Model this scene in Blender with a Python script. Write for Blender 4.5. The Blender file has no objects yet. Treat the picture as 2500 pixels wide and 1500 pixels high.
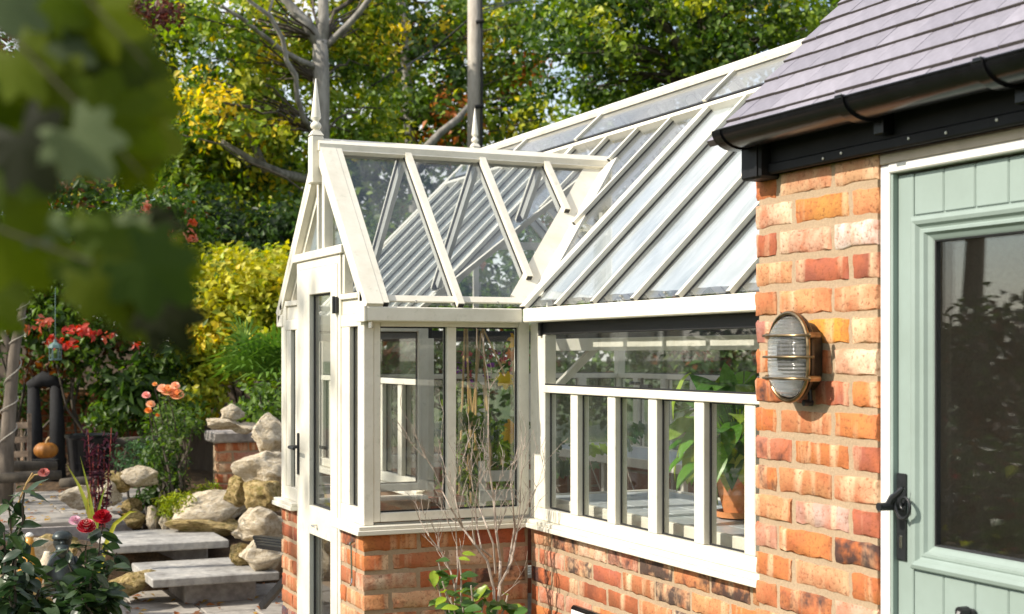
import bpy, bmesh, math, random
import numpy as np
from mathutils import Vector, Matrix, Euler
R = math.radians
rnd = random.Random(7)
sc = bpy.context.scene
COL = sc.collection

# ------------------------------------------------------------------ camera
YAW = R(24.0)
CAM = Vector((-2.384, -5.178, 1.5))
cd = bpy.data.cameras.new('camera'); cam = bpy.data.objects.new('camera', cd); COL.objects.link(cam)
cam.location = CAM; cam.rotation_euler = (R(90), 0, -YAW)
cd.sensor_width = 36.0; cd.lens = 50.4; cd.shift_y = 0.0464
cd.clip_start = 0.05; cd.clip_end = 2000
cd.dof.use_dof = True; cd.dof.focus_distance = 4.7; cd.dof.aperture_fstop = 6.0
sc.camera = cam
RT = Vector((math.cos(YAW), -math.sin(YAW), 0)); FW = Vector((math.sin(YAW), math.cos(YAW), 0))
def at(px, py, d):
    """world point seen at photo pixel (2500 x 1500) at depth d in front of the camera"""
    return CAM + FW*d + RT*((px-1250)/3500*d) + Vector((0, 0, (866-py)/3500*d))
def atz(px, py, z):
    return at(px, py, (1.5-z)*3500/(py-866))

# ------------------------------------------------------------------ sky and sun
SUN_EL, SUN_B = R(36), R(3)
S = Vector((-math.cos(SUN_EL)*math.cos(SUN_B), math.cos(SUN_EL)*math.sin(SUN_B), math.sin(SUN_EL)))
w = bpy.data.worlds.new('World'); sc.world = w; w.use_nodes = True
nt = w.node_tree; bg = nt.nodes['Background']
sky = nt.nodes.new('ShaderNodeTexSky'); sky.sky_type = 'NISHITA'; sky.sun_disc = False
sky.sun_elevation = SUN_EL; sky.sun_rotation = math.atan2(S.x, S.y)
sky.air_density = 1.0; sky.dust_density = 1.0; sky.ozone_density = 1.0
tcw = nt.nodes.new('ShaderNodeTexCoord'); mpw = nt.nodes.new('ShaderNodeMapping'); mpw.inputs['Scale'].default_value = (1, 1, 2.2)
nzw = nt.nodes.new('ShaderNodeTexNoise'); nzw.inputs['Scale'].default_value = 2.2; nzw.inputs['Detail'].default_value = 7; nzw.inputs['Roughness'].default_value = .55
rpw = nt.nodes.new('ShaderNodeValToRGB'); rpw.color_ramp.elements[0].position = .40; rpw.color_ramp.elements[1].position = .62
mxw = nt.nodes.new('ShaderNodeMix'); mxw.data_type = 'RGBA'; mxw.inputs[7].default_value = (6.4, 6.2, 5.9, 1)
nt.links.new(tcw.outputs['Generated'], mpw.inputs[0]); nt.links.new(mpw.outputs[0], nzw.inputs['Vector']); nt.links.new(nzw.outputs[0], rpw.inputs[0])
nt.links.new(rpw.outputs[0], mxw.inputs[0]); nt.links.new(sky.outputs[0], mxw.inputs[6]); nt.links.new(mxw.outputs[2], bg.inputs[0]); bg.inputs[1].default_value = 0.135
sl = bpy.data.lights.new('sun', 'SUN'); sun = bpy.data.objects.new('sun', sl); COL.objects.link(sun)
sl.energy = 3.9; sl.angle = R(0.55); sl.color = (1.0, 0.92, 0.79)
sun.rotation_euler = S.to_track_quat('Z', 'Y').to_euler(); sun.location = (-10, 0, 12)
sc.view_settings.view_transform = 'Standard'; sc.view_settings.look = 'None'
sc.view_settings.gamma = 1.0; sc.view_settings.use_curve_mapping = False
sc.view_settings.exposure = 0.66
cy = sc.cycles
cy.use_denoising = True
cy.max_bounces = 10; cy.transparent_max_bounces = 48; cy.diffuse_bounces = 4; cy.glossy_bounces = 4
cy.transmission_bounces = 6; cy.sample_clamp_indirect = 6.0; cy.caustics_reflective = False; cy.caustics_refractive = False
sc.render.film_transparent = False

# ------------------------------------------------------------------ node helpers
def nmat(name):
    m = bpy.data.materials.new(name); m.use_nodes = True
    nt = m.node_tree; b = nt.nodes['Principled BSDF']
    return m, nt, b
def N(nt, t, **k):
    n = nt.nodes.new('ShaderNode'+t)
    for a, v in k.items(): setattr(n, a, v)
    return n
def L(nt, a, b): nt.links.new(a, b)
def noise(nt, scale, detail=4, rough=.55, coord='Object', dist=0.0):
    tc = N(nt, 'TexCoord'); n = N(nt, 'TexNoise')
    n.inputs['Scale'].default_value = scale; n.inputs['Detail'].default_value = detail
    n.inputs['Roughness'].default_value = rough; n.inputs['Distortion'].default_value = dist
    L(nt, tc.outputs[coord], n.inputs['Vector']); return n
def ramp(nt, src, stops):
    r = N(nt, 'ValToRGB'); e = r.color_ramp.elements
    while len(e) < len(stops): e.new(0.5)
    for el, (p, c) in zip(e, stops): el.position = p; el.color = (*c, 1)
    L(nt, src, r.inputs[0]); return r
def bump(nt, b, src, strength, dist=.01):
    bp = N(nt, 'Bump'); bp.inputs['Strength'].default_value = strength; bp.inputs['Distance'].default_value = dist
    L(nt, src, bp.inputs['Height']); L(nt, bp.outputs[0], b.inputs['Normal']); return bp
def mixc(nt, fac, a, c, mode='MIX'):
    m = N(nt, 'Mix', data_type='RGBA', blend_type=mode)
    for sock, v in ((m.inputs[0], fac), (m.inputs[6], a), (m.inputs[7], c)):
        if hasattr(v, 'is_output') or isinstance(v, bpy.types.NodeSocket): L(nt, v, sock)
        elif isinstance(v, (int, float)): sock.default_value = v
        else: sock.default_value = (*v, 1)
    return m.outputs[2]
def simple(name, col, rough=.5, metal=0, nscale=0, var=.15, bmp=0, spec=.5):
    m, nt, b = nmat(name)
    b.inputs['Roughness'].default_value = rough; b.inputs['Metallic'].default_value = metal
    b.inputs['Specular IOR Level'].default_value = spec
    if nscale:
        n = noise(nt, nscale, 5)
        r = ramp(nt, n.outputs[0], [(.3, tuple(c*(1-var) for c in col)), (.7, tuple(min(1, c*(1+var)) for c in col))])
        L(nt, r.outputs[0], b.inputs['Base Color'])
        if bmp: bump(nt, b, n.outputs[0], bmp, .004)
    else: b.inputs['Base Color'].default_value = (*col, 1)
    return m

M = {}
# cream powder-coated aluminium, thin grime
m, nt, b = nmat('frame_paint')
n1 = noise(nt, 7, 6, .7); n2 = noise(nt, 55, 3)
c = mixc(nt, ramp(nt, n1.outputs[0], [(.42, (0,0,0)), (.72, (.75,.75,.75))]).outputs[0], (.77,.735,.635), (.62,.58,.47))
n3 = noise(nt, 23, 6, .7); c = mixc(nt, ramp(nt, n3.outputs[0], [(.58, (0,0,0)), (.72, (.5,.5,.5))]).outputs[0], c, (.44,.44,.33))
L(nt, c, b.inputs['Base Color']); b.inputs['Roughness'].default_value = .42
bump(nt, b, n2.outputs[0], .03, .002); M['frame'] = m
m, nt, b = nmat('upvc_white'); n1 = noise(nt, 9, 4)
L(nt, ramp(nt, n1.outputs[0], [(.35, (.82,.81,.78)), (.75, (.76,.74,.69))]).outputs[0], b.inputs['Base Color']); b.inputs['Roughness'].default_value = .3; M['upvc'] = m
M['inner'] = simple('inner_aluminium', (.62,.61,.56), .4, 0, 12, .08)
M['gasket'] = simple('black_rubber', (.012,.012,.013), .55)
M['blackp'] = simple('black_plastic', (.006,.0063,.0075), .24, 0, 25, .4, .03, .35)
M['fascia'] = simple('black_fascia', (.010,.0105,.012), .55, 0, 25, .3, .02, .22)
M['blackm'] = simple('black_iron', (.014,.015,.017), .38, 0, 60, .3, .1)
M['steel'] = simple('bright_steel', (.62,.6,.56), .25, 1)
M['brass'] = simple('aged_brass', (.30,.215,.12), .3, 1, 40, .5, .05)
M['lampbody'] = simple('bronzed_brass', (.055,.042,.028), .42, .5, 40, .5, .05)
M['stalk'] = simple('green_stalk', (.10,.17,.03), .5)
M['redstem'] = simple('dark_red_stem', (.20,.03,.025), .5)
M['terracotta'] = simple('terracotta', (.66,.25,.09), .7, 0, 30, .15, .1)
M['board'] = simple('soffit_board', (.50,.42,.34), .6, 0, 15, .12)
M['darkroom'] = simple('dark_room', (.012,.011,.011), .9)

# glass: clear pane with fresnel mirror on both faces
def glass_mat(name, tint, dirt_haze, nscale=6, extra=0.0):
    m = bpy.data.materials.new(name); m.use_nodes = True; nt = m.node_tree; nt.nodes.clear()
    out = N(nt, 'OutputMaterial'); tr = N(nt, 'BsdfTransparent'); gl = N(nt, 'BsdfGlossy'); df = N(nt, 'BsdfDiffuse')
    tr.inputs[0].default_value = (*tint, 1); gl.inputs['Roughness'].default_value = 0.0; gl.inputs['Color'].default_value = (1,1,1,1)
    df.inputs[0].default_value = (.6,.6,.57,1)
    fr = N(nt, 'Fresnel'); ge = N(nt, 'NewGeometry'); mp = N(nt, 'MapRange')
    L(nt, ge.outputs['Backfacing'], mp.inputs[0]); mp.inputs[3].default_value = 1.5; mp.inputs[4].default_value = 1/1.5
    L(nt, mp.outputs[0], fr.inputs[0])
    n = noise(nt, nscale, 6, .6); r = ramp(nt, n.outputs[0], [(.35, (dirt_haze*.25,)*3), (.8, (dirt_haze,)*3)])
    mx = N(nt, 'MixShader'); L(nt, r.outputs[0], mx.inputs[0]); L(nt, tr.outputs[0], mx.inputs[1]); L(nt, df.outputs[0], mx.inputs[2])
    m2 = N(nt, 'MixShader')
    ad = N(nt, 'Math', operation='MULTIPLY_ADD'); L(nt, fr.outputs[0], ad.inputs[0]); ad.inputs[1].default_value = 1.0; ad.inputs[2].default_value = extra
    L(nt, ad.outputs[0], m2.inputs[0]); L(nt, mx.outputs[0], m2.inputs[1]); L(nt, gl.outputs[0], m2.inputs[2])
    L(nt, m2.outputs[0], out.inputs[0]); return m
M['glass'] = glass_mat('window_glass', (.975,.985,.98), .005)
M['roofglass'] = glass_mat('roof_glass', (.945,.96,.968), .10, 4)  # strong diffuse veil: dust plus a painted haze of reflected sky
M['lampglass'] = glass_mat('lamp_glass', (.86,.86,.84), .06, 20, .05)

# fabric blind
m = bpy.data.materials.new('blind_fabric'); m.use_nodes = True; nt = m.node_tree; nt.nodes.clear()
out = N(nt, 'OutputMaterial'); d = N(nt, 'BsdfDiffuse'); t = N(nt, 'BsdfTranslucent'); mx = N(nt, 'MixShader'); mx.inputs[0].default_value = .2
n = noise(nt, 4, 6, .62, dist=.8); mpb = N(nt, 'Mapping'); mpb.inputs['Scale'].default_value = (.7, 3.2, .7); L(nt, n.inputs['Vector'].links[0].from_socket, mpb.inputs[0]); L(nt, mpb.outputs[0], n.inputs['Vector']); r = ramp(nt, n.outputs[0], [(.34, (.40,.45,.475)), (.66, (.76,.78,.79))])  # stretched streaks paint the shading of folds into the fabric colour
L(nt, r.outputs[0], d.inputs[0]); L(nt, r.outputs[0], t.inputs[0]); L(nt, d.outputs[0], mx.inputs[1]); L(nt, t.outputs[0], mx.inputs[2]); L(nt, mx.outputs[0], out.inputs[0]); M['blind'] = m

# bricks: colour from the object, blotches and burnt patches per brick
m, nt, b = nmat('brick')
oi = N(nt, 'ObjectInfo'); tc = N(nt, 'TexCoord'); va = N(nt, 'VectorMath', operation='MULTIPLY_ADD')
cmb = N(nt, 'CombineXYZ'); mu = N(nt, 'Math', operation='MULTIPLY'); mu.inputs[1].default_value = 91.7
L(nt, oi.outputs['Random'], mu.inputs[0]); L(nt, mu.outputs[0], cmb.inputs[0]); L(nt, mu.outputs[0], cmb.inputs[2])
L(nt, tc.outputs['Object'], va.inputs[0]); va.inputs[1].default_value = (1,1,1); L(nt, cmb.outputs[0], va.inputs[2])
def bn(scale, det=4, ro=.6):
    n = N(nt, 'TexNoise'); n.inputs['Scale'].default_value = scale; n.inputs['Detail'].default_value = det; n.inputs['Roughness'].default_value = ro
    L(nt, va.outputs[0], n.inputs['Vector']); return n
a = bn(11); f = bn(90, 5, .7); g = bn(16, 3)
vs_ = N(nt, 'VectorMath', operation='MULTIPLY'); vs_.inputs[1].default_value = (1, 1, .12); L(nt, va.outputs[0], vs_.inputs[0])
pale = N(nt, 'TexNoise'); pale.inputs['Scale'].default_value = 17; pale.inputs['Detail'].default_value = 3; L(nt, vs_.outputs[0], pale.inputs['Vector'])
c = mixc(nt, ramp(nt, a.outputs[0], [(.4, (0,0,0)), (.66, (.8,.8,.8))]).outputs[0], oi.outputs['Color'], (.46,.13,.055))
c = mixc(nt, ramp(nt, pale.outputs[0], [(.52, (0,0,0)), (.69, (.85,.85,.85))]).outputs[0], c, (.73,.52,.33))
c = mixc(nt, ramp(nt, f.outputs[0], [(.32, (.85,.85,.85)), (.48, (0,0,0))]).outputs[0], c, (.22,.075,.035))
al = N(nt, 'Math', operation='SUBTRACT'); al.inputs[0].default_value = 1.0; L(nt, oi.outputs['Alpha'], al.inputs[1])
th = N(nt, 'Math', operation='ADD'); L(nt, g.outputs[0], th.inputs[0]); L(nt, al.outputs[0], th.inputs[1])
c = mixc(nt, ramp(nt, th.outputs[0], [(.74, (0,0,0)), (.94, (.9,.9,.9))]).outputs[0], c, (.042,.033,.035))
L(nt, c, b.inputs['Base Color']); b.inputs['Roughness'].default_value = .85; b.inputs['Specular IOR Level'].default_value = .25
bp = bump(nt, b, f.outputs[0], .55, .004); bp2 = N(nt, 'Bump'); bp2.inputs['Strength'].default_value = .5; bp2.inputs['Distance'].default_value = .006
L(nt, a.outputs[0], bp2.inputs['Height']); L(nt, bp2.outputs[0], bp.inputs['Normal'])
M['brick'] = m
m, nt, b = nmat('mortar'); n = noise(nt, 120, 5, .7); n2 = noise(nt, 6, 4)
c = mixc(nt, n2.outputs[0], (.43,.315,.205), (.35,.25,.16)); c = mixc(nt, .35, c, n.outputs[0], 'OVERLAY')
L(nt, c, b.inputs['Base Color']); b.inputs['Roughness'].default_value = .95; bump(nt, b, n.outputs[0], .6, .004); M['mortar'] = m

def stone_mat(name, c1, c2, c3, scale, bs=.6, bd=.03, moss=None):
    m, nt, b = nmat(name)
    oi = N(nt, 'ObjectInfo'); tc = N(nt, 'TexCoord'); va = N(nt, 'VectorMath', operation='ADD')
    mu = N(nt, 'Math', operation='MULTIPLY'); mu.inputs[1].default_value = 37.0; L(nt, oi.outputs['Random'], mu.inputs[0])
    L(nt, tc.outputs['Object'], va.inputs[0]); L(nt, mu.outputs[0], va.inputs[1])
    n1 = N(nt, 'TexNoise'); n1.inputs['Scale'].default_value = scale; n1.inputs['Detail'].default_value = 8; n1.inputs['Roughness'].default_value = .65
    n2 = N(nt, 'TexNoise'); n2.inputs['Scale'].default_value = scale*5; n2.inputs['Detail'].default_value = 5
    L(nt, va.outputs[0], n1.inputs['Vector']); L(nt, va.outputs[0], n2.inputs['Vector'])
    c = ramp(nt, n1.outputs[0], [(.32, c1), (.5, c2), (.68, c3)]).outputs[0]
    c = mixc(nt, .5, c, n2.outputs[0], 'OVERLAY')
    if moss:
        n3 = N(nt, 'TexNoise'); n3.inputs['Scale'].default_value = scale*.8; n3.inputs['Detail'].default_value = 4; L(nt, va.outputs[0], n3.inputs['Vector'])
        c = mixc(nt, ramp(nt, n3.outputs[0], [(.5, (0,0,0)), (.66, (.75,.75,.75))]).outputs[0], c, moss)
    L(nt, c, b.inputs['Base Color']); b.inputs['Roughness'].default_value = .85; b.inputs['Specular IOR Level'].default_value = .3
    bump(nt, b, n1.outputs[0], bs, bd); return m
M['rock'] = stone_mat('pale_limestone', (.38,.30,.19), (.60,.51,.37), (.72,.65,.53), 5, .9, .04)
M['rockmoss'] = stone_mat('mossy_limestone', (.10,.07,.03), (.40,.29,.12), (.55,.44,.24), 6, .8, .03, (.15,.13,.025))
M['slab'] = stone_mat('grey_sandstone', (.22,.21,.195), (.36,.35,.33), (.45,.43,.39), 6, .35, .008)
M['paver'] = stone_mat('patio_sandstone', (.24,.22,.195), (.33,.305,.27), (.39,.36,.32), 3, .25, .006)
M['capstone'] = stone_mat('coping_stone', (.22,.2,.19), (.34,.31,.29), (.42,.39,.36), 6, .3, .01)
M['soil'] = stone_mat('dark_soil', (.035,.022,.012), (.07,.045,.025), (.12,.075,.04), 14, .8, .03)
M['wood'] = stone_mat('weathered_wood', (.12,.085,.06), (.21,.155,.11), (.28,.22,.17), 7, .3, .01)
M['lawn'] = stone_mat('rough_lawn', (.025,.04,.01), (.05,.075,.018), (.085,.1,.03), 2, .6, .03)
m, nt, b = nmat('roof_tile')
oi = N(nt, 'ObjectInfo'); n = noise(nt, 30, 5, .7)
r = ramp(nt, oi.outputs['Random'], [(0, (.195,.184,.222)), (1, (.29,.273,.32))]); c = mixc(nt, .45, r.outputs[0], n.outputs[0], 'OVERLAY'); nm = noise(nt, 140, 3); c = mixc(nt, ramp(nt, nm.outputs[0], [(.66, (0,0,0)), (.74, (.6,.6,.6))]).outputs[0], c, (.30,.29,.25))
L(nt, c, b.inputs['Base Color']); b.inputs['Roughness'].default_value = .55; bump(nt, b, n.outputs[0], .15, .003); M['tile'] = m
M['tile_edge'] = simple('tile_edge_shade', (.05,.042,.038), .85, 0, 60, .3, .2)  # dark edge colour deepens the shadow lines between tile rows
m, nt, b = nmat('sage_paint'); n = noise(nt, 60, 3)
b.inputs['Base Color'].default_value = (.272,.338,.312,1); b.inputs['Roughness'].default_value = .38; n2 = noise(nt, 5, 6, .7); L(nt, ramp(nt, n2.outputs[0], [(.35, (.255,.315,.285)), (.65, (.282,.35,.322))]).outputs[0], b.inputs['Base Color']); L(nt, ramp(nt, n2.outputs[0], [(.3, (.3,.3,.3)), (.7, (.5,.5,.5))]).outputs[0], b.inputs['Roughness'])
bump(nt, b, n.outputs[0], .07, .002); M['sage'] = m
m, nt, b = nmat('bench_tile'); n = noise(nt, 8, 5)
L(nt, ramp(nt, n.outputs[0], [(.3, (.44,.48,.51)), (.7, (.55,.58,.60))]).outputs[0], b.inputs['Base Color']); b.inputs['Roughness'].default_value = .3; M['benchtile'] = m

def bark_mat(name, c1, c2, sc_=9):
    m, nt, b = nmat(name); tc = N(nt, 'TexCoord'); mp = N(nt, 'Mapping'); mp.inputs['Scale'].default_value = (1, 1, .25)
    n = N(nt, 'TexNoise'); n.inputs['Scale'].default_value = sc_; n.inputs['Detail'].default_value = 7; n.inputs['Roughness'].default_value = .65
    L(nt, tc.outputs['Object'], mp.inputs[0]); L(nt, mp.outputs[0], n.inputs['Vector'])
    L(nt, ramp(nt, n.outputs[0], [(.35, c1), (.65, c2)]).outputs[0], b.inputs['Base Color']); b.inputs['Roughness'].default_value = .9
    bump(nt, b, n.outputs[0], .7, .02); return m
M['bark'] = bark_mat('grey_bark', (.12,.112,.098), (.35,.33,.295))
M['darkbark'] = bark_mat('dark_bark', (.035,.028,.02), (.11,.09,.065))
M['twig'] = bark_mat('pale_twig', (.28,.22,.18), (.52,.44,.37), 30)
M['pole'] = bark_mat('weathered_pole', (.34,.30,.25), (.5,.46,.40), 14)
M['cane'] = simple('bamboo_cane', (.42,.27,.10), .5, 0, 20, .25)
M['fence'] = bark_mat('fence_board', (.13,.1,.075), (.24,.19,.145), 8)

# foliage: colour carried by each leaf, partly see-through to light
def leaf_mat(name, trans=.35, rough=.45, spec=.35, objcol=False):
    m = bpy.data.materials.new(name); m.use_nodes = True; nt = m.node_tree; b = nt.nodes['Principled BSDF']; out = nt.nodes['Material Output']
    if objcol:
        oi = N(nt, 'ObjectInfo'); n = noise(nt, 25, 4); src = mixc(nt, .45, oi.outputs['Color'], n.outputs[0], 'OVERLAY')
    else:
        at_ = N(nt, 'Attribute'); at_.attribute_name = 'leafcol'; src = at_.outputs['Color']
    L(nt, src, b.inputs['Base Color']); b.inputs['Roughness'].default_value = rough; b.inputs['Specular IOR Level'].default_value = spec
    t = N(nt, 'BsdfTranslucent'); hs = N(nt, 'HueSaturation'); hs.inputs['Saturation'].default_value = 1.15; hs.inputs['Value'].default_value = 1.6
    L(nt, src, hs.inputs['Color']); L(nt, hs.outputs[0], t.inputs[0])
    mx = N(nt, 'MixShader'); mx.inputs[0].default_value = trans; L(nt, b.outputs[0], mx.inputs[1]); L(nt, t.outputs[0], mx.inputs[2]); L(nt, mx.outputs[0], out.inputs[0]); return m
M['leaf'] = leaf_mat('foliage')
M['bigleaf'] = leaf_mat('broad_leaf', .28, .35, .5, True)
M['fgleaf'] = leaf_mat('near_leaf', .45, .6, .18, True)
M['petal'] = leaf_mat('petal', .25, .6, .2, True)

# ------------------------------------------------------------------ object helpers
def link(name, mesh, mat=None, parent=None):
    o = bpy.data.objects.new(name, mesh); COL.objects.link(o)
    if mat is not None and mesh is not None and not mesh.materials: mesh.materials.append(M[mat])
    if parent: o.parent = parent; o.matrix_parent_inverse = wm(parent).inverted()
    return o
def wm(o):
    b = Matrix.LocRotScale(o.location, o.rotation_euler, o.scale)
    return wm(o.parent) @ o.matrix_parent_inverse @ b if o.parent else b
def tag(o, label=None, cat=None, group=None, kind=None):
    if label: o['label'] = label
    if cat: o['category'] = cat
    if group: o['group'] = group
    if kind: o['kind'] = kind
    return o
def empty(name, loc=(0,0,0), label=None, cat=None, group=None):
    o = bpy.data.objects.new(name, None); COL.objects.link(o); o.location = loc; o.empty_display_size = .1
    return tag(o, label, cat, group)
class MB:
    def __init__(s): s.v = []; s.f = []; s.mi = []
    def add(s, vs, fs, mi=0):
        k = len(s.v); s.v += [tuple(v) for v in vs]; s.f += [tuple(i+k for i in f) for f in fs]; s.mi += [mi]*len(fs); return s
    def box(s, x0, x1, y0, y1, z0, z1, c=.0025, mi=0):
        if x0 > x1: x0, x1 = x1, x0
        if y0 > y1: y0, y1 = y1, y0
        if z0 > z1: z0, z1 = z1, z0
        c = min(c, (x1-x0)*.3, (y1-y0)*.3, (z1-z0)*.3)
        if c <= 0:
            vs = [(x, y, z) for z in (z0,z1) for y in (y0,y1) for x in (x0,x1)]
            return s.add(vs, [(0,2,3,1),(4,5,7,6),(0,1,5,4),(2,6,7,3),(0,4,6,2),(1,3,7,5)], mi)
        bm = bmesh.new(); bmesh.ops.create_cube(bm, size=1)
        for v in bm.verts: v.co = ((x0+x1)/2+v.co.x*(x1-x0), (y0+y1)/2+v.co.y*(y1-y0), (z0+z1)/2+v.co.z*(z1-z0))
        bmesh.ops.bevel(bm, geom=bm.edges[:], offset=c, segments=1, affect='EDGES', clamp_overlap=True)
        bm.verts.index_update(); s.add([v.co[:] for v in bm.verts], [[v.index for v in f.verts] for f in bm.faces], mi); bm.free(); return s
    def bar(s, p0, p1, wd, ht, up=(0,0,1), mi=0):
        """square bar from p0 to p1; wd across, ht along up; centred on the line"""
        p0, p1 = Vector(p0), Vector(p1); d = (p1-p0).normalized(); sd = d.cross(Vector(up)).normalized(); u = sd.cross(d).normalized()
        vs = []
        for p in (p0, p1):
            for a, b in ((-1,-1),(1,-1),(1,1),(-1,1)): vs.append(p+sd*(a*wd/2)+u*(b*ht/2))
        return s.add(vs, [(0,1,2,3),(7,6,5,4),(0,4,5,1),(1,5,6,2),(2,6,7,3),(3,7,4,0)], mi)
    def tube(s, pts, rad, n=8, mi=0, cap=True):
        pts = [Vector(p) for p in pts]; rs = rad if isinstance(rad, (list, tuple)) else [rad]*len(pts)
        vs = []; fs = []; ref = None
        for i, p in enumerate(pts):
            d = (pts[min(i+1, len(pts)-1)]-pts[max(i-1, 0)]).normalized()
            if ref is None: ref = d.orthogonal().normalized()
            ref = (ref-d*ref.dot(d)).normalized(); bi = d.cross(ref)
            for k in range(n):
                a = 2*math.pi*k/n; vs.append(p+(ref*math.cos(a)+bi*math.sin(a))*rs[i])
        for i in range(len(pts)-1):
            for k in range(n): fs.append((i*n+k, i*n+(k+1)%n, (i+1)*n+(k+1)%n, (i+1)*n+k))
        if cap: fs.append(tuple(range(n-1, -1, -1))); fs.append(tuple((len(pts)-1)*n+k for k in range(n)))
        return s.add(vs, fs, mi)
    def lathe(s, prof, c=(0,0,0), n=20, mi=0):
        vs = []; fs = []
        for r, z in prof:
            for k in range(n): a = 2*math.pi*k/n; vs.append((c[0]+r*math.cos(a), c[1]+r*math.sin(a), c[2]+z))
        for i in range(len(prof)-1):
            for k in range(n): fs.append((i*n+k, i*n+(k+1)%n, (i+1)*n+(k+1)%n, (i+1)*n+k))
        fs.append(tuple(range(n-1,-1,-1))); fs.append(tuple((len(prof)-1)*n+k for k in range(n)))
        return s.add(vs, fs, mi)
    def prism(s, poly, vec, mi=0):
        n = len(poly); a = [Vector(p) for p in poly]; b = [p+Vector(vec) for p in a]
        return s.add(a+b, [tuple(range(n-1,-1,-1)), tuple(range(n, 2*n))]+[(i, (i+1)%n, n+(i+1)%n, n+i) for i in range(n)], mi)
    def mesh(s, name, mats=(), smooth=False):
        me = bpy.data.meshes.new(name); me.from_pydata(s.v, [], s.f); me.update()
        for k in mats: me.materials.append(M[k])
        if any(s.mi): me.polygons.foreach_set('material_index', s.mi)
        bm = bmesh.new(); bm.from_mesh(me); bmesh.ops.recalc_face_normals(bm, faces=bm.faces[:]); bm.to_mesh(me); bm.free()
        if smooth: me.shade_smooth()
        return me
    def build(s, name, mat, parent=None, smooth=False, auto=None):
        mats = mat if isinstance(mat, (list, tuple)) else [mat]
        me = s.mesh(name, mats, smooth or auto is not None)
        if auto is not None: me.set_sharp_from_angle(angle=R(auto))
        return link(name, me, None, parent)
def BOX(name, mat, parent, x0, x1, y0, y1, z0, z1, c=.0025):
    return MB().box(x0, x1, y0, y1, z0, z1, c).build(name, mat, parent)

# ------------------------------------------------------------------ bricks
BC = {}
def brick_mesh(Ln, H, D, v):
    key = (round(Ln, 3), round(H, 3), round(D, 3), v)
    if key in BC: return BC[key]
    q = random.Random(hash(key) & 0xffff)
    per = []
    nx = max(3, int(Ln/.028)); nz = 3
    for i in range(nx): per.append((i/nx, 0))
    for i in range(nz): per.append((1, i/nz))
    for i in range(nx): per.append((1-i/nx, 1))
    for i in range(nz): per.append((0, 1-i/nz))
    n = len(per); vs = []
    def ring(y, ins, jit):
        for u, t in per:
            x = ins+(Ln-2*ins)*u; z = ins+(H-2*ins)*t
            vs.append((x-Ln/2+q.uniform(-jit, jit), y+q.uniform(0, jit*.5), z+q.uniform(-jit, jit)))
    ring(D, .002, 0); ring(.005, .0006, .003); ring(.0, .0055, .004)
    fs = []
    for k in (0, 1):
        for i in range(n): fs.append((k*n+i, k*n+(i+1)%n, (k+1)*n+(i+1)%n, (k+1)*n+i))
    fs.append(tuple(2*n+i for i in range(n))); fs.append(tuple(reversed(range(n))))
    mb = MB(); mb.add(vs, fs); me = mb.mesh('brick', ['brick'], True); me.set_sharp_from_angle(angle=R(50)); BC[key] = me; return me
PAL = [((.60,.22,.07), 5), ((.62,.29,.13), 4), ((.50,.15,.06), 3), ((.70,.42,.24), 3.5), ((.38,.12,.075), 3), ((.58,.32,.23), 2), ((.74,.54,.38), 2.5)]
PALW = [c for c, k in PAL for _ in range(int(k*2))]
PALR = [(.30,.095,.05), (.38,.13,.06), (.42,.17,.08), (.27,.08,.05), (.48,.22,.10)]
def brick(parent, axis, a0, a1, face, z, H=.0605, D=.1, pal=PALW, burnt=.06, pro=.0):
    """axis 'X': wall facing -X, brick spans y a0..a1 ; axis 'Y': wall facing -Y, brick spans x a0..a1"""
    Ln = abs(a1-a0); o = link('brick', brick_mesh(Ln, H, D, rnd.randrange(4)), None, parent); mid = (a0+a1)/2
    off = rnd.uniform(-.002, .0015)+pro
    if axis == 'X': o.location = (face+off, mid, z); o.rotation_euler = (0, 0, -math.pi/2)
    else: o.location = (mid, face+off, z)
    o.rotation_euler.y += rnd.uniform(-.006, .006)
    c = rnd.choice(pal); k = rnd.uniform(.72, 1.0)
    al = rnd.choice([.58,.64,.7,.74]) if rnd.random() < burnt else rnd.choice([1, 1, 1, .88])
    o.color = (min(.8, c[0]*k), min(.7, c[1]*k), min(.6, c[2]*k), al)
    return o
J = .0145; CH = .075
def courses(parent, axis, lo, hi, face, z0, n, rows, **kw):
    """rows: two alternating lists of brick lengths from lo upward (last one is cut to fit)"""
    for i in range(n):
        p = lo; seq = rows[i % 2]; k = 0
        while p < hi-.03:
            ln = seq[k] if k < len(seq) else .215
            e = min(p+ln, hi)
            if hi-e < .045: e = hi
            brick(parent, axis, p, e, face, z0+i*CH+J/2, **kw); p = e+J; k += 1

# ================================================================== GROUND
def sheet(name, x0, x1, y0, y1, z, mat, th=.3):
    o = MB().box(x0, x1, y0, y1, z-th, z, 0).build(name, mat); tag(o, kind='structure'); return o
gm = bpy.data.meshes.new('ground'); gm.from_pydata([(-300,-300,-.04),(300,-300,-.04),(300,300,-.04),(-300,300,-.04)], [], [(0,1,2,3)])
g = link('ground', gm, 'lawn'); tag(g, kind='structure')

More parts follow.
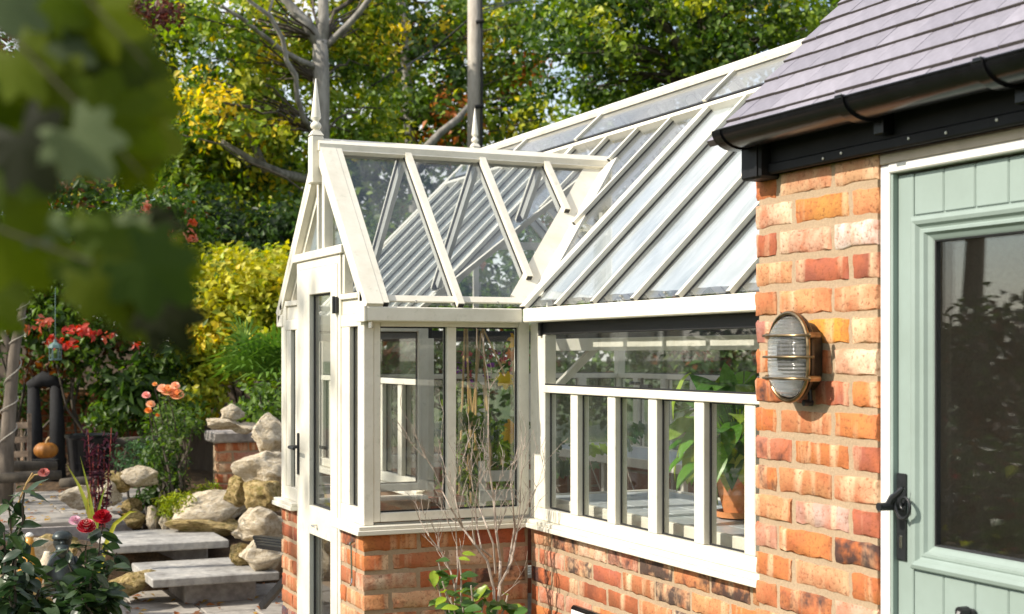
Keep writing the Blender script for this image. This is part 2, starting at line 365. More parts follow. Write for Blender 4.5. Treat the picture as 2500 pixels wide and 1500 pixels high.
# ================================================================== HOUSE
house = empty('brick_house', (-.28, -2.3, 0), 'orange brick house corner with grey tiled roof, black gutter and sage green door', 'house')
XP = -.28
core = MB().box(XP+.005, XP+.22, -2.508, -2.026, 0, 2.0, 0)
core.box(XP+.005, XP+.22, -6.0, -3.47, 0, 2.0, 0)
wall = core.build('wall', 'mortar', house)
OV = {(23,0): ((.80,.74,.66),1), (23,1): ((.72,.50,.36),1), (13,0): ((.55,.17,.05),.60), (11,1): ((.58,.22,.09),.72), (21,0): ((.66,.37,.2),1),
      (24,1): ((.66,.30,.08),1), (25,0): ((.66,.37,.2),1), (20,2): ((.40,.2,.17),.72), (17,2): ((.60,.2,.05),1), (18,2): ((.5,.16,.05),.66), (19,1): ((.55,.16,.05),1),
      (16,2): ((.48,.2,.13),.8), (14,1): ((.55,.38,.32),1), (14,2): ((.62,.33,.16),1), (20,1): ((.68,.30,.05),1), (22,2): ((.66,.36,.18),1), (12,1): ((.66,.37,.2),1), (10,1): ((.45,.13,.07),1), (15,0): ((.67,.39,.23),1)}
for i in range(26):
    p = -2.512
    for k, ln in enumerate([.094, .215, .162] if i % 2 == 0 else [.162, .215, .094]):
        o = brick(wall, 'X', p, p+ln, XP, .0195+i*CH+J/2, burnt=.03)
        if (i, k) in OV: c, a_ = OV[(i, k)]; o.color = (c[0]*.86, c[1]*.86, c[2]*.86, a_)
        p += ln+J
for i in range(26):     # wall beyond the door
    p = -6.0 + (i % 2)*.11
    while p < -3.49:
        e = min(p+.215, -3.475); brick(wall, 'X', p, e, XP, .0195+i*CH+J/2); p = e+J
        if p < -4.6: p += .0
gw = MB().box(XP+.012, 3.2, -2.22, -2.024, 0, 1.98, 0).box(2.98, 3.2, -6.0, -2.22, 0, 2.0, 0).box(XP+.1, 3.2, -6.2, -6.0, 0, 2.0, 0)
gw.prism([(-.2,-2.03,1.98),(3.1,-2.03,1.98),(1.45,-2.03,3.55)], (0,-.18,0)); gw.build('gable_wall', 'mortar', house)
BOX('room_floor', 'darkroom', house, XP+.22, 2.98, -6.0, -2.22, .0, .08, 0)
# roof
PIT = R(44); RN = Vector((-math.sin(PIT), 0, math.cos(PIT))); RU = Vector((math.cos(PIT), 0, math.sin(PIT))); RP = Vector((-.36, 0, 2.08))
rb = MB()
def roof_pt(s_, y, h): return RP+RU*s_+Vector((0, y, 0))+RN*h
rb.prism([roof_pt(-.03,-2.03,-.045), roof_pt(-.03,-2.03,-.012), roof_pt(2.53,-2.03,-.012), roof_pt(2.53,-2.03,-.045)], (0,-4.2,0))
bk = [Vector((2*1.46-v.x, v.y, v.z)) for v in (roof_pt(-.03,-2.03,-.045), roof_pt(-.03,-2.03,.0), roof_pt(2.53,-2.03,.0), roof_pt(2.53,-2.03,-.045))]
rb.prism(bk, (0,-4.2,0)); roof = rb.build('roof', 'tile', house)
TW, GA, TT = .131, .0813, .0175
def tile_mesh(wd, v):
    q = random.Random(v); mb = MB(); ln = .175
    mb.box(-wd/2+.0012, wd/2-.0012, 0, ln, -TT, 0, .0012)
    for i, p in enumerate(mb.v): mb.v[i] = (p[0]+q.uniform(-.0004,.0004), p[1]+q.uniform(-.0008,.0008), p[2]-.010*(p[0]/wd)**2*0+q.uniform(-.0005,.0005))
    me = mb.mesh('roof_tile', ['tile', 'tile_edge'])
    for f in me.polygons:
        if f.normal.y < -.5 or f.normal.z < -.5: f.material_index = 1
    return me
TM = [tile_mesh(TW, k) for k in range(5)]; TH = tile_mesh(TW/2, 9)
tb = Matrix((( 0, RU.x, RN.x), (-1, 0, 0), (0, RU.z, RN.z)))     # local x -> -Y, y -> up slope, z -> normal
s0 = (-.4115-RP.x)/math.cos(PIT)
for k in range(13):
    y = -2.012; j = 0
    while y > -3.62:
        half = (k % 2 == 1 and j == 0); wd = TW/2 if half else TW
        o = link('roof_tile', TH if half else rnd.choice(TM), None, roof)
        o.location = roof_pt(s0+k*GA+rnd.uniform(-.001,.001), y-wd/2, TT+.006+rnd.uniform(0,.0012))
        o.rotation_euler = (tb.to_4x4() @ Matrix.Rotation(R(-4.6)+rnd.uniform(-.004,.004), 4, 'X') @ Matrix.Rotation(rnd.uniform(-.003,.003), 4, 'Z')).to_euler()
        y -= wd; j += 1
rest = MB()
for k in range(13, 31): rest.prism([roof_pt(s0+k*GA,-2.012,.006), roof_pt(s0+k*GA,-2.012,.018), roof_pt(s0+k*GA+.12,-2.012,.006)], (0,-4.2,0))
for k in range(0, 13): rest.prism([roof_pt(s0+k*GA,-3.64,.006), roof_pt(s0+k*GA,-3.64,.018), roof_pt(s0+k*GA+.12,-3.64,.006)], (0,-2.55,0))
tag(rest.build('roof_tiles', 'tile', roof), kind='stuff')
# gutter, fascia
def gut_prof(rx, rz, n=14): return [(-rx*math.cos(math.pi*i/n), -rz*math.sin(math.pi*i/n)) for i in range(n+1)]
def half_round(y0, y1, cx, cz, rx, rz, th, lip=.004):
    mb = MB(); a = gut_prof(rx, rz); b = gut_prof(rx-th, rz-th)
    ring = [(cx+x, cz+z) for x, z in a]+[(cx+x, cz+z) for x, z in reversed(b)]
    mb.prism([(x, y0, z) for x, z in ring], (0, y1-y0, 0)); return mb
GX, GZ = -.376, 2.066
gu = half_round(-2.075, -6.1, GX, GZ, .062, .044, .003)
gu.tube([(GX-.061,-2.075,GZ), (GX-.061,-6.1,GZ)], .0035, 6)
gutter = gu.build('gutter', 'blackp', house, auto=35)
cap = half_round(-2.06, -2.098, GX, GZ, .066, .048, .004)
cap.prism([(GX+x, -2.06, GZ+z) for x, z in gut_prof(.066, .048)], (0,-.004,0)); cap.build('gutter_end_cap', 'blackp', gutter, auto=35)
for y in (-2.585, -3.02, -3.6):
    br = half_round(y-.016, y+.016, GX, GZ, .068, .050, .0055); br.box(GX+.04, GX+.085, y-.016, y+.016, GZ-.075, GZ, .003); br.box(GX-.07, GX-.052, y-.012, y+.012, GZ-.004, GZ+.006, .002)
    b_ = br.build('gutter_bracket', 'blackp', gutter, auto=35)
    MB().lathe([(.004,0),(.004,.002),(.001,.004)], (GX-.06,y,GZ+.006), 8).build('screw', 'steel', b_)
fa = MB().box(-.302, XP-.002, -6.1, -2.07, 1.958, 2.075, .004).box(-.31, XP-.002, -6.1, -2.10, 1.958, 1.985, .004)
fas = fa.build('fascia', 'fascia', house)
for y in (-2.42, -2.66, -2.93, -2.35, -2.78): MB().lathe([(.0035,0),(.0035,.002),(.001,.0035)], (0,0,0), 8).build('fixing', 'upvc', fas).matrix_basis = Matrix.Translation((-.3105, y, 1.968+(y*37 % 1)*.01)) @ Matrix.Rotation(R(-90), 4, 'Y')
eb = MB().box(-.336, XP+.01, -2.118, -2.03, 1.948, 2.05, .006); eb.box(-.341, -.3375, -2.112, -2.075, 1.952, 2.045, .001)
eb.build('eaves_box', 'fascia', house)
# door frame
dfm = MB(); FX = -.272
dfm.box(FX, -.19, -2.545, -2.513, 0, 1.932, .003); dfm.box(FX, -.19, -3.47, -3.43, 0, 1.932, .003); dfm.box(FX-.004, -.19, -3.43, -2.5455, 1.912, 1.933, .003)
dframe = dfm.build('door_frame', 'upvc', house)
BOX('head_board', 'board', house, -.276, -.2, -3.47, -2.516, 1.934, 1.957, .002)
# door
dx = -.255
door = empty('door', (dx, -2.55, 0)); door.parent = house; door.matrix_parent_inverse = wm(house).inverted()
rv = MB().box(-.268, dx+.004, -2.5535, -2.5455, .0, 1.911, .001); rv.build('door_rebate', 'sage', door)
lf = MB(); ZB, ZT = 1.02, 1.809; YL, YR = -2.608, -3.335
lf.box(dx, dx+.044, YL, -2.556, .02, 1.906, .002); lf.box(dx, dx+.044, -3.41, YR, .02, 1.906, .002)
lf.build('door_stile', 'sage', door)
yb = YL
while yb > YR+.02:
    ye = max(yb-.098, YR)
    MB().box(dx+.001, dx+.044, ye+.0012, yb-.0012, ZT+.002, 1.906, .003).build('door_board', 'sage', door)
    MB().box(dx+.001, dx+.044, ye+.0012, yb-.0012, .02, ZB-.002, .003).build('door_board', 'sage', door)
    yb = ye
BOX('door_core', 'sage', door, dx+.005, dx+.04, YR, YL, ZT, 1.904, 0); BOX('door_core', 'sage', door, dx+.005, dx+.04, YR, YL, .021, ZB, 0)
# moulding: stepped frame round the glass
def mould(y0, y1, z0, z1, prof, name, mat):
    mb = MB(); n = len(prof); vs = []
    for (yy, zz, sy, sz) in ((y0,z0,-1,1),(y0,z1,-1,-1),(y1,z1,1,-1),(y1,z0,1,1)):
        for ins, h in prof: vs.append((dx-h, yy+sy*ins, zz+sz*ins))
    fs = []
    for c_ in range(4):
        for i in range(n-1): fs.append((c_*n+i, ((c_+1)%4)*n+i, ((c_+1)%4)*n+i+1, c_*n+i+1))
    mb.add(vs, fs); return mb.build(name, mat, door)
mould(YL, YR, ZB, ZT, [(0,-.002),(0,.004),(.004,.012),(.012,.015),(.020,.012),(.026,.004),(.030,.002),(.033,.004),(.039,.004),(.044,-.004),(.056,-.012),(.058,-.026)], 'moulding', 'sage')
mould(YL-.054, YR+.054, ZB+.054, ZT-.054, [(0,-.010),(0,-.0115),(.006,-.013),(.006,-.026)], 'glazing_gasket', 'gasket')
for d0 in (.022, .036): BOX('pane', 'glass', door, dx+d0, dx+d0+.004, YR+.045, YL-.045, ZB+.045, ZT-.045, 0)
hp = MB().box(dx-.006, dx-.0005, -2.588, -2.557, 1.034, 1.231, .002); hd = hp.build('handle_plate', 'blackm', door)
sp = []
for i in range(46):
    t = i/45; a = math.pi*.5+t*1.7*2*math.pi; r_ = .031*(1-t)+.003
    sp.append((dx-.030, -2.612-r_*math.cos(a)*1.0, 1.163+r_*math.sin(a)*1.15))
lv = MB(); lv.tube([(dx,-2.574,1.158),(dx-.07,-2.5745,1.158)], .0095, 12)
lv.tube([(dx-.040,-2.572,1.160),(dx-.038,-2.583,1.178),(dx-.032,-2.597,1.190)]+sp, [.009,.0085,.007]+[.0044-.0018*i/45 for i in range(46)], 8)
lv.build('lever_handle', 'blackm', hd, auto=40)
MB().box(dx-.008, dx-.0062, -2.578, -2.569, 1.062, 1.09, .001).build('keyhole_cover', 'steel', hd)
kn = MB().box(dx-.012, dx-.001, -2.812, -2.778, .80, .962, .006); kn.tube([(dx-.012,-2.795,.955),(dx-.035,-2.795,.955)], .012, 10); kn.tube([(dx-.03,-2.795,.955),(dx-.045,-2.795,.92),(dx-.045,-2.795,.86),(dx-.02,-2.795,.82)], .009, 8)
kn.build('door_knocker', 'blackm', door)
BOX('door_step', 'slab', house, -.42, -.27, -3.5, -2.5, 0, .02, .004)

# ================================================================== WALL LAMP (brass bulkhead with cage)
LY, LZ = -2.250, 1.494
lamp = empty('wall_lamp', (XP, LY, LZ), 'oval brass bulkhead lamp with ribbed glass and wire cage on brick pier', 'wall lamp')
def stadium(hw, hh, n=14):
    p = []; k = hh-hw
    for i in range(n+1): a = math.pi*i/n; p.append((hw*math.cos(a), k+hw*math.sin(a)))
    for i in range(n+1): a = math.pi+math.pi*i/n; p.append((hw*math.cos(a), -k+hw*math.sin(a)))
    return p
def loft(layers, n=14):
    mb = MB(); vs = []; fs = []; c = None
    for hw, hh, d in layers:
        st = stadium(hw, hh, n); c = len(st); vs += [(XP-d, LY-x, LZ+z) for x, z in st]
    for l in range(len(layers)-1):
        for i in range(c): fs.append((l*c+i, l*c+(i+1)%c, (l+1)*c+(i+1)%c, (l+1)*c+i))
    fs.append(tuple((len(layers)-1)*c+i for i in range(c))); mb.add(vs, fs); return mb
loft([(.055,.085,.0),(.055,.085,.024),(.066,.094,.034),(.080,.106,.040),(.083,.109,.044),(.083,.109,.051),(.078,.104,.054),(.066,.094,.054)]).build('back_plate', 'lampbody', lamp, auto=35)
loft([(.066,.094,.0545),(.060,.088,.0550)]).build('added_reflector', 'steel', lamp)  # bright disc added behind the glass to lighten the lens
dome = [(.076,.102,.050)]
for i in range(0, 11): a = math.pi/2*i/11; dome.append((.074*math.cos(a)**.8, .026+.074*math.cos(a)**.8, .056+.038*math.sin(a)))
gl_o = loft(dome).build('ribbed_glass', 'lampglass', lamp, smooth=True)
gm_ = gl_o.data; gm_.materials.clear()
m, nt, b = nmat('ribbed_glass'); wv = N(nt, 'TexWave', bands_direction='Z'); tc = N(nt, 'TexCoord'); L(nt, tc.outputs['Object'], wv.inputs['Vector']); wv.inputs['Scale'].default_value = 34
b.inputs['Base Color'].default_value = (.95,.94,.9,1); b.inputs['Transmission Weight'].default_value = .9; b.inputs['Roughness'].default_value = .05; b.inputs['IOR'].default_value = 1.45
bump(nt, b, wv.outputs[0], .55, .003); gm_.materials.append(m)
cg = MB(); st = stadium(.081, .108, 16)
for z in (.052, 0, -.052):
    cg.tube([(XP-.050, LY-.090, LZ+z), (XP-.072, LY-.085, LZ+z), (XP-.090, LY-.064, LZ+z), (XP-.099, LY-.032, LZ+z), (XP-.101, LY, LZ+z), (XP-.099, LY+.032, LZ+z), (XP-.090, LY+.064, LZ+z), (XP-.072, LY+.085, LZ+z), (XP-.050, LY+.090, LZ+z)], .0034, 8)
cg.tube([(XP-.060, LY-x, LZ+z) for x, z in st]+[(XP-.060, LY-st[0][0], LZ+st[0][1])], .0052, 8)
for y in (-.090, .090):
    for z in (.052, -.052): cg.tube([(XP-.034, LY+y, LZ+z), (XP-.064, LY+y, LZ+z)], .0072, 8)
cg.build('cage', 'brass', lamp, auto=45)
MB().lathe([(.016,-.03),(.02,.0),(.02,.03),(.012,.045)], (0,0,0), 12).build('bulb', 'upvc', lamp, smooth=True).location = (XP-.06, LY, LZ)
MB().tube([(XP-.005,LY-.02,LZ-.112),(XP-.03,LY-.02,LZ-.112)], .008, 8).tube([(XP-.01,LY-.02,LZ-.12),(XP-.012,LY-.02,LZ-.08)], .006, 8).build('cable_gland', 'blackm', lamp)

# ================================================================== DWARF WALLS
def low_wall(name, label, boxes, loc):
    t = empty(name, loc, label, 'wall'); mb = MB()
    for bx in boxes: mb.box(*bx, 0)
    return t, mb.build('mortar', 'mortar', t)
NC = 11
mw, mc = low_wall('low_brick_wall', 'long orange brick dwarf wall under the four-light window beside the house pier', [(.005,.205,-2.02,-.002,0,.822)], (.1,-1,0))
for i in range(NC):
    p = -2.02
    seq = [.215,.215,.215,.215,.215,.215,.215,.215,.215] if i % 2 == 0 else [.1025]+[.215]*9
    for ln in seq:
        e = min(p+ln, -.008)
        if -.008-e < .05: e = -.008
        if e-p < .03: break
        brick(mw if False else mc, 'X', p, e, .0, i*CH-.003+J/2, pal=PALW+PALR, burnt=.2); p = e+J
pw, pc = low_wall('low_brick_wall', 'orange brick dwarf wall of the porch turning the corner behind the twiggy shrub', [(-.688,-.008,.005,.1,0,.822), (-.688,-.6,.1,.295,0,.822)], (-.35,.05,0))
for i in range(NC):
    z = i*CH-.003+J/2
    kw = dict(pal=PALW+PALR+PALR, burnt=.12)
    if i % 2 == 0:      # stretcher runs to the corner on the side wall
        p = -.693
        for ln in (.215,.215,.215): 
            e = min(p+ln, -.008); brick(pc, 'Y', p, e, .0, z, **kw); p = e+J
        p = .1125
        for ln in (.182,): brick(pc, 'X', p, p+ln, -.693, z, **kw)
    else:
        brick(pc, 'X', .0, .215, -.693, z, **kw); brick(pc, 'X', .2255, .295, -.693, z, **kw)
        p = -.693+.1025+J
        for ln in (.215,.215,.3):
            e = min(p+ln, -.008)
            if e-p > .03: brick(pc, 'Y', p, e, .0, z, **kw)
            p = e+J
lw, lc = low_wall('low_brick_wall', 'narrow red brick pier left of the greenhouse door', [(-.688,-.6,.925,1.186,0,.822), (-.6,-.01,1.09,1.186,0,.822)], (-.65,1.06,0))
for i in range(NC):
    z = i*CH-.003+J/2; blue = i < 5
    for a, b_ in (((.923,1.0), (1.0105,1.194)) if i % 2 else ((.923,1.09), (1.1005,1.194))):
        o = brick(lc, 'X', a, b_, -.693, z, pal=PALR, burnt=.0)
        if blue: o.color = (.05,.055,.08,1) if i == 4 else o.color
bw, bc = low_wall('low_brick_wall', 'red brick dwarf wall of the far greenhouse side seen through the glass', [(0,.2,1.186,2.95,0,.822), (0,2.0,2.85,2.95,0,.822), (1.85,2.0,-2.02,2.85,0,.822)], (1.9,.5,0))
m, nt, b = nmat('far_brick'); bt = N(nt, 'TexBrick'); tc = N(nt, 'TexCoord'); mp = N(nt, 'Mapping'); L(nt, tc.outputs['Object'], mp.inputs[0]); mp.inputs['Rotation'].default_value = (R(90), 0, R(90)); L(nt, mp.outputs[0], bt.inputs[0])
bt.inputs['Color1'].default_value = (.33,.11,.05,1); bt.inputs['Color2'].default_value = (.22,.07,.04,1); bt.inputs['Mortar'].default_value = (.3,.22,.15,1)
bt.inputs['Scale'].default_value = 1; bt.inputs['Brick Width'].default_value = .225; bt.inputs['Row Height'].default_value = .075; bt.inputs['Mortar Size'].default_value = .008
L(nt, bt.outputs[0], b.inputs['Base Color']); b.inputs['Roughness'].default_value = .9; bc.data.materials.clear(); bc.data.materials.append(m); M['farbrick'] = m

# ================================================================== GREENHOUSE
gh = empty('greenhouse', (.6, 0, .82), 'cream framed Victorian greenhouse with gabled porch, glass roof and spired finials', 'greenhouse')
F = 'frame'
def gbox(name, x0, x1, y0, y1, z0, z1, mat=F, c=.0025, parent=None): return BOX(name, mat, parent or gh, x0, x1, y0, y1, z0, z1, c)
class Wall:
    def __init__(s, axis, face, inw): s.a, s.f, s.i = axis, face, inw
    def box(s, name, a0, a1, d0, d1, z0, z1, mat=F, c=.0025, parent=None):
        e0, e1 = s.f+s.i*d0, s.f+s.i*d1
        if s.a == 'X': return gbox(name, e0, e1, a0, a1, z0, z1, mat, c, parent)
        return gbox(name, a0, a1, e0, e1, z0, z1, mat, c, parent)
    def pane(s, a0, a1, z0, z1, d=.028):
        # black glazing gasket then the glass itself
        g_ = MB(); t = .006
        for (q0, q1, w0, w1) in ((a0,a0+t,z0,z1),(a1-t,a1,z0,z1),(a0+t,a1-t,z0,z0+t),(a0+t,a1-t,z1-t,z1)):
            e0, e1 = s.f+s.i*(d-.006), s.f+s.i*(d-.001)
            if s.a == 'X': g_.box(e0, e1, q0, q1, w0, w1, 0)
            else: g_.box(q0, q1, e0, e1, w0, w1, 0)
        p = s.box('pane', a0-.004, a1+.004, d, d+.004, z0-.004, z1+.004, 'glass', 0); g_.build('glazing_gasket', 'gasket', p)
ZS, ZR, ZTR, ZH, ZG0, ZG1 = .852, .900, 1.366, 1.577, 1.625, 1.680
def light_wall(wl, lo, hi, mull, jamb0, jamb1, mw_=.058):
    """window wall: rail, upright lights below a transom, long vent above, black head that includes the shadow gap"""
    wl.box('bottom_rail', lo, hi, 0, .05, ZS+.001, ZR)
    wl.box('transom', lo+jamb0, hi-jamb1, -.008, .05, ZTR-.014, ZTR+.015)
    if jamb0 > 0: wl.box('jamb', lo, lo+jamb0-.001, 0, .05, ZR+.001, ZH)
    if jamb1 > 0: wl.box('jamb', hi-jamb1+.001, hi, 0, .05, ZR+.001, ZH)
    edges = [lo+jamb0]+[e for c in mull for e in (c-mw_/2, c+mw_/2)]+[hi-jamb1]
    for c in mull: wl.box('mullion', c-mw_/2, c+mw_/2, 0, .05, ZR+.001, ZTR-.0145)
    for k in range(0, len(edges), 2):
        if edges[k+1]-edges[k] > .03: wl.pane(edges[k], edges[k+1], ZR, ZTR-.014)
    vp = wl.box('vent_pane', lo+jamb0, hi-jamb1, .004, .008, ZTR+.012, ZH+.01, 'glass', 0)
    gk = MB()
    for (q0, q1, w0, w1) in ((lo+jamb0, hi-jamb1, ZTR+.0155, ZTR+.0215), (lo+jamb0, lo+jamb0+.007, ZTR+.022, ZH)):
        e0, e1 = wl.f+wl.i*.0005, wl.f+wl.i*.0035
        if wl.a == 'X': gk.box(e0, e1, q0, q1, w0, w1, 0)
        else: gk.box(q0, q1, e0, e1, w0, w1, 0)
    gk.build('glazing_gasket', 'gasket', vp)
    wl.box('vent_head_shade', lo+.02, hi-.005, .0005, .05, ZH+.001, ZG0+.02, 'gasket')  # black profile, also painted in for the shadow gap under the gutter
MY = [-.389, -.685, -.978, -1.275, -1.563, -1.86]
front = Wall('X', 0, 1)
light_wall(front, -2.018, -.07, [y for y in reversed(MY)], .04, .067)
front.box('corner_post', -.069, .0, .001, .07, ZS+.001, ZG0)
front.box('vent_bracket', -.117, -.10, -.012, -.001, ZH-.005, ZG0-.004, 'gasket', .001)
vl = MB(); vl.tube([(.012,-.80,1.40),(.03,-.80,1.40)], .006, 8); vl.tube([(.012,-.84,1.40),(.03,-.84,1.40)], .006, 8); vl.box(.012,.03,-.93,-.87,1.386,1.398,.001); vl.box(.012,.02,-.885,-.88,1.386,1.42,.0); vl.build('vent_latch', 'blackm', gh)
light_wall(Wall('X', 0, 1), 1.2, 2.94, [1.55, 1.845, 2.14, 2.435, 2.73], .05, .05)
light_wall(Wall('X', 2.0, -1), -2.018, 2.94, [-1.75+.34*k for k in range(14)], .05, .05)
light_wall(Wall('Y', 2.95, -1), .0, 2.0, [.30, .64, 1.0, 1.36, 1.70], .05, .05)
# porch sides
for (f, i_, sgn) in ((0.0, 1, 1), (1.194, -1, -1)):
    w_ = Wall('Y', f, i_)
    w_.box('corner_post', -.693, -.653, -.002, .05, ZS+.001, 1.74)
    w_.box('stile', -.6525, -.624, .004, .05, ZS+.011, 1.64)
    w_.box('mullion', -.353, -.314, .004, .05, .898, 1.606)
    w_.box('stile', -.048, .0 if sgn < 0 else -.001, .004, .05, ZS+.011, 1.64)
    w_.box('bottom_rail', -.6235, -.0485, .003, .05, ZS+.011, .897)
    w_.box('head_rail', -.6235, -.0485, .003, .05, 1.607, 1.64)
    w_.pane(-.624, -.353, .897, 1.607); w_.pane(-.314, -.048, .897, 1.607)
    w_.box('end_block', -.700, -.672, -.006, .03, 1.70, 1.755)
# inner window frame seen through the near light (opening casement of the far porch side)
cs = MB()
for (a, b_, z0, z1) in ((-.615,-.585,.91,1.595),(-.392,-.362,.91,1.595),(-.585,-.392,.91,.945),(-.585,-.392,1.56,1.595)): cs.box(a, b_, 1.118, 1.142, z0, z1, .002)
cs.build('casement', F, gh)
# sills
def sill(x0, x1, y0, y1): gbox('sill', x0, x1, y0, y1, .822, .838); gbox('sill_cap', x0+.008, x1, y0+.006 if y1-y0 < .2 else y0, y1, .8385, ZS)
sl_ = MB().box(-.036, .06, -2.018, .0, .818, .837).box(-.030, .06, -2.018, .0, .8372, ZS); sl_.build('sill', F, gh)
sl_ = MB().box(-.728, -.037, -.036, .06, .818, .837).box(-.722, -.031, -.030, .06, .8372, ZS).box(-.728, -.65, .061, .303, .818, .837).box(-.722, -.65, .061, .303, .8372, ZS); sl_.build('sill', F, gh)
sl_ = MB().box(-.728, -.65, .918, 1.23, .818, .837).box(-.722, -.65, .918, 1.224, .8372, ZS).box(-.649, -.002, 1.14, 1.23, .818, .837); sl_.build('sill', F, gh)
sl_ = MB().box(-.03, .06, 1.231, 2.98, .818, .85).box(.061, 2.03, 2.9, 2.98, .818, .85).box(1.94, 2.03, -2.018, 2.899, .818, .85); sl_.build('sill', F, gh)
# gutters
def ogee(name, x0, x1, y0, y1): return gbox(name, x0, x1, y0, y1, ZG0, ZG1, F, .004)
ogee('gutter', -.060, .03, -2.016, -.061); gu2 = ogee('gutter', -.700, -.0605, -.060, .03)
MB().box(-.7115, -.701, -.062, .035, ZG0-.002, ZG1+.003, .002).build('gutter_end', F, gu2)
MB().tube([(-.672,-.02,1.60),(-.672,-.02,1.6255)], .009, 10).build('gutter_outlet', 'steel', gu2)
ogee('gutter', -.700, -.0605, 1.164, 1.254); ogee('gutter', -.060, .03, 1.2545, 2.98); ogee('gutter', 1.97, 2.06, -2.016, 2.98)

# porch front: side lights, door, transom
pf = Wall('X', -.693, 1)
pf.box('corner_post', .0505, .072, .0, .04, ZS+.001, 1.74); pf.box('corner_post', 1.122, 1.1435, .0, .04, ZS+.001, 1.74)
def side_light(a0, a1, g0, g1):
    pf.box('bottom_rail', a0, a1, .002, .045, ZS+.001, .912); pf.box('head_rail', a0, a1, .002, .045, 1.608, 1.655)
    pf.box('stile', a0, g0, .004, .045, .9125, 1.6075); pf.box('stile', g1, a1, .004, .045, .9125, 1.6075); pf.pane(g0, g1, .912, 1.608)
    pf.box('panel', a0, a1, .008, .045, 1.6555, 1.715); pf.box('cross_rail', a0, a1, -.004, .045, 1.7155, 1.738)
side_light(.0725, .292, .085, .192); side_light(.925, 1.1215, .975, 1.055)
pf.box('door_jamb', .2925, .322, -.002, .05, .0, 1.90); pf.box('door_jamb', .895, .9245, -.002, .05, .0, 1.90)
pf.box('door_transom', .25, .96, -.012, .05, 1.9005, 1.935); 
pd = empty('greenhouse_door', (-.693, .61, 0)); pd.parent = gh; pd.matrix_parent_inverse = wm(gh).inverted()
def dbox(name, a0, a1, d0, d1, z0, z1, mat=F): return BOX(name, mat, pd, -.693+d0, -.693+d1, a0, a1, z0, z1)
dbox('stile', .324, .412, -.006, .04, .03, 1.862); dbox('stile', .722, .893, -.006, .04, .03, 1.862) if False else dbox('stile', .722, .893, -.006, .04, .03, 1.862)
dbox('head_rail', .4125, .7215, -.006, .04, 1.752, 1.862); dbox('mid_rail', .4125, .7215, -.006, .04, .742, .862); dbox('bottom_rail', .4125, .7215, -.006, .04, .03, .17)
dbox('top_filler', .324, .893, -.002, .04, 1.8625, 1.9)
for z0, z1 in ((.862, 1.752), (.17, .742)):
    p = dbox('pane', .409, .725, .022, .026, z0-.004, z1+.004, 'glass'); gk = MB(); t = .007
    for q0, q1, w0, w1 in ((.4125,.4125+t,z0,z1),(.7215-t,.7215,z0,z1),(.42,.714,z0,z0+t),(.42,.714,z1-t,z1)): gk.box(-.693+.014, -.693+.0215, q0, q1, w0, w1, 0)
    gk.build('glazing_gasket', 'gasket', p)
dh = dbox('handle_plate', .868, .888, -.014, -.0065, .98, 1.16, 'blackm')
MB().tube([(-.705,.878,1.10),(-.74,.878,1.10),(-.745,.868,1.10),(-.745,.79,1.098)], .0075, 8).build('lever_handle', 'blackm', dh, auto=40)
MB().tube([(-.66,.86,1.10),(-.62,.86,1.10),(-.62,.75,1.10)], .0075, 8).build('inner_lever', 'blackm', pd, auto=40)
MB().box(-.71,-.697,.305,.345,1.665,1.73,.003).tube([(-.712,.325,1.663),(-.712,.325,1.732)], .006, 8).build('hinge', 'blackm', pd)
MB().tube([(-.70,.60,.79),(-.715,.60,.79),(-.72,.61,.79),(-.715,.585,.785)], .004, 6).build('catch', 'steel', pd)
hk = empty('door_stay_hook', (-.70, .10, .72), 'slim steel hook hanging on the porch bricks by the door', 'hook')
MB().tube([(-.693,.105,.775),(-.708,.105,.775)], .006, 8).build('eyelet', 'steel', hk)
MB().tube([(-.708,.105,.78),(-.712,.11,.77),(-.708,.105,.765),(-.706,.104,.64),(-.709,.10,.622),(-.715,.09,.615)], .0035, 6).build('rod', 'steel', hk)

# gable front above the door
RY, PT = .597, R(47.5)
TP = math.tan(PT)
def pz(y): return 1.69+(min(y, 1.194-y)+.03)*TP
for sg in (1, -1):
    yo = lambda t: RY-sg*(RY+.02)*(1-t)
    a_ = Vector((-.70, RY-sg*(RY+.035), pz(-.035)-.01)); top = Vector((-.70, RY, pz(RY)-.01))
    MB().prism([a_+Vector((0,0,-.035)), a_+Vector((0,0,.035)), top+Vector((0,0,.035)), top+Vector((0,0,-.055))], (.03,0,0)).build('barge_board', F, gh)
    MB().prism([a_+Vector((.031,sg*.06,-.0)), a_+Vector((.031,sg*.06,.05)), top+Vector((.031,0,-.06)), top+Vector((.031,0,-.11))], (.025,0,0)).build('barge_rail', F, gh)
    MB().prism([(-.668, RY-sg*.545, 1.738), (-.668, RY-sg*.02, 1.738 if False else 1.936), (-.668, RY-sg*.02, pz(RY)-.09), (-.668, RY-sg*.545, 1.745)], (.004,0,0)).build('gable_pane', 'glass', gh)
pf.box('gable_bar', RY-.075, RY-.045, .0, .04, 1.9355, 2.24); pf.box('gable_bar', RY+.03, RY+.05, .006, .04, 1.9355, 2.24)
for y in (.262, .93): pf.box('gable_bar', y-.012, y+.012, .002, .04, 1.7385, 1.9)
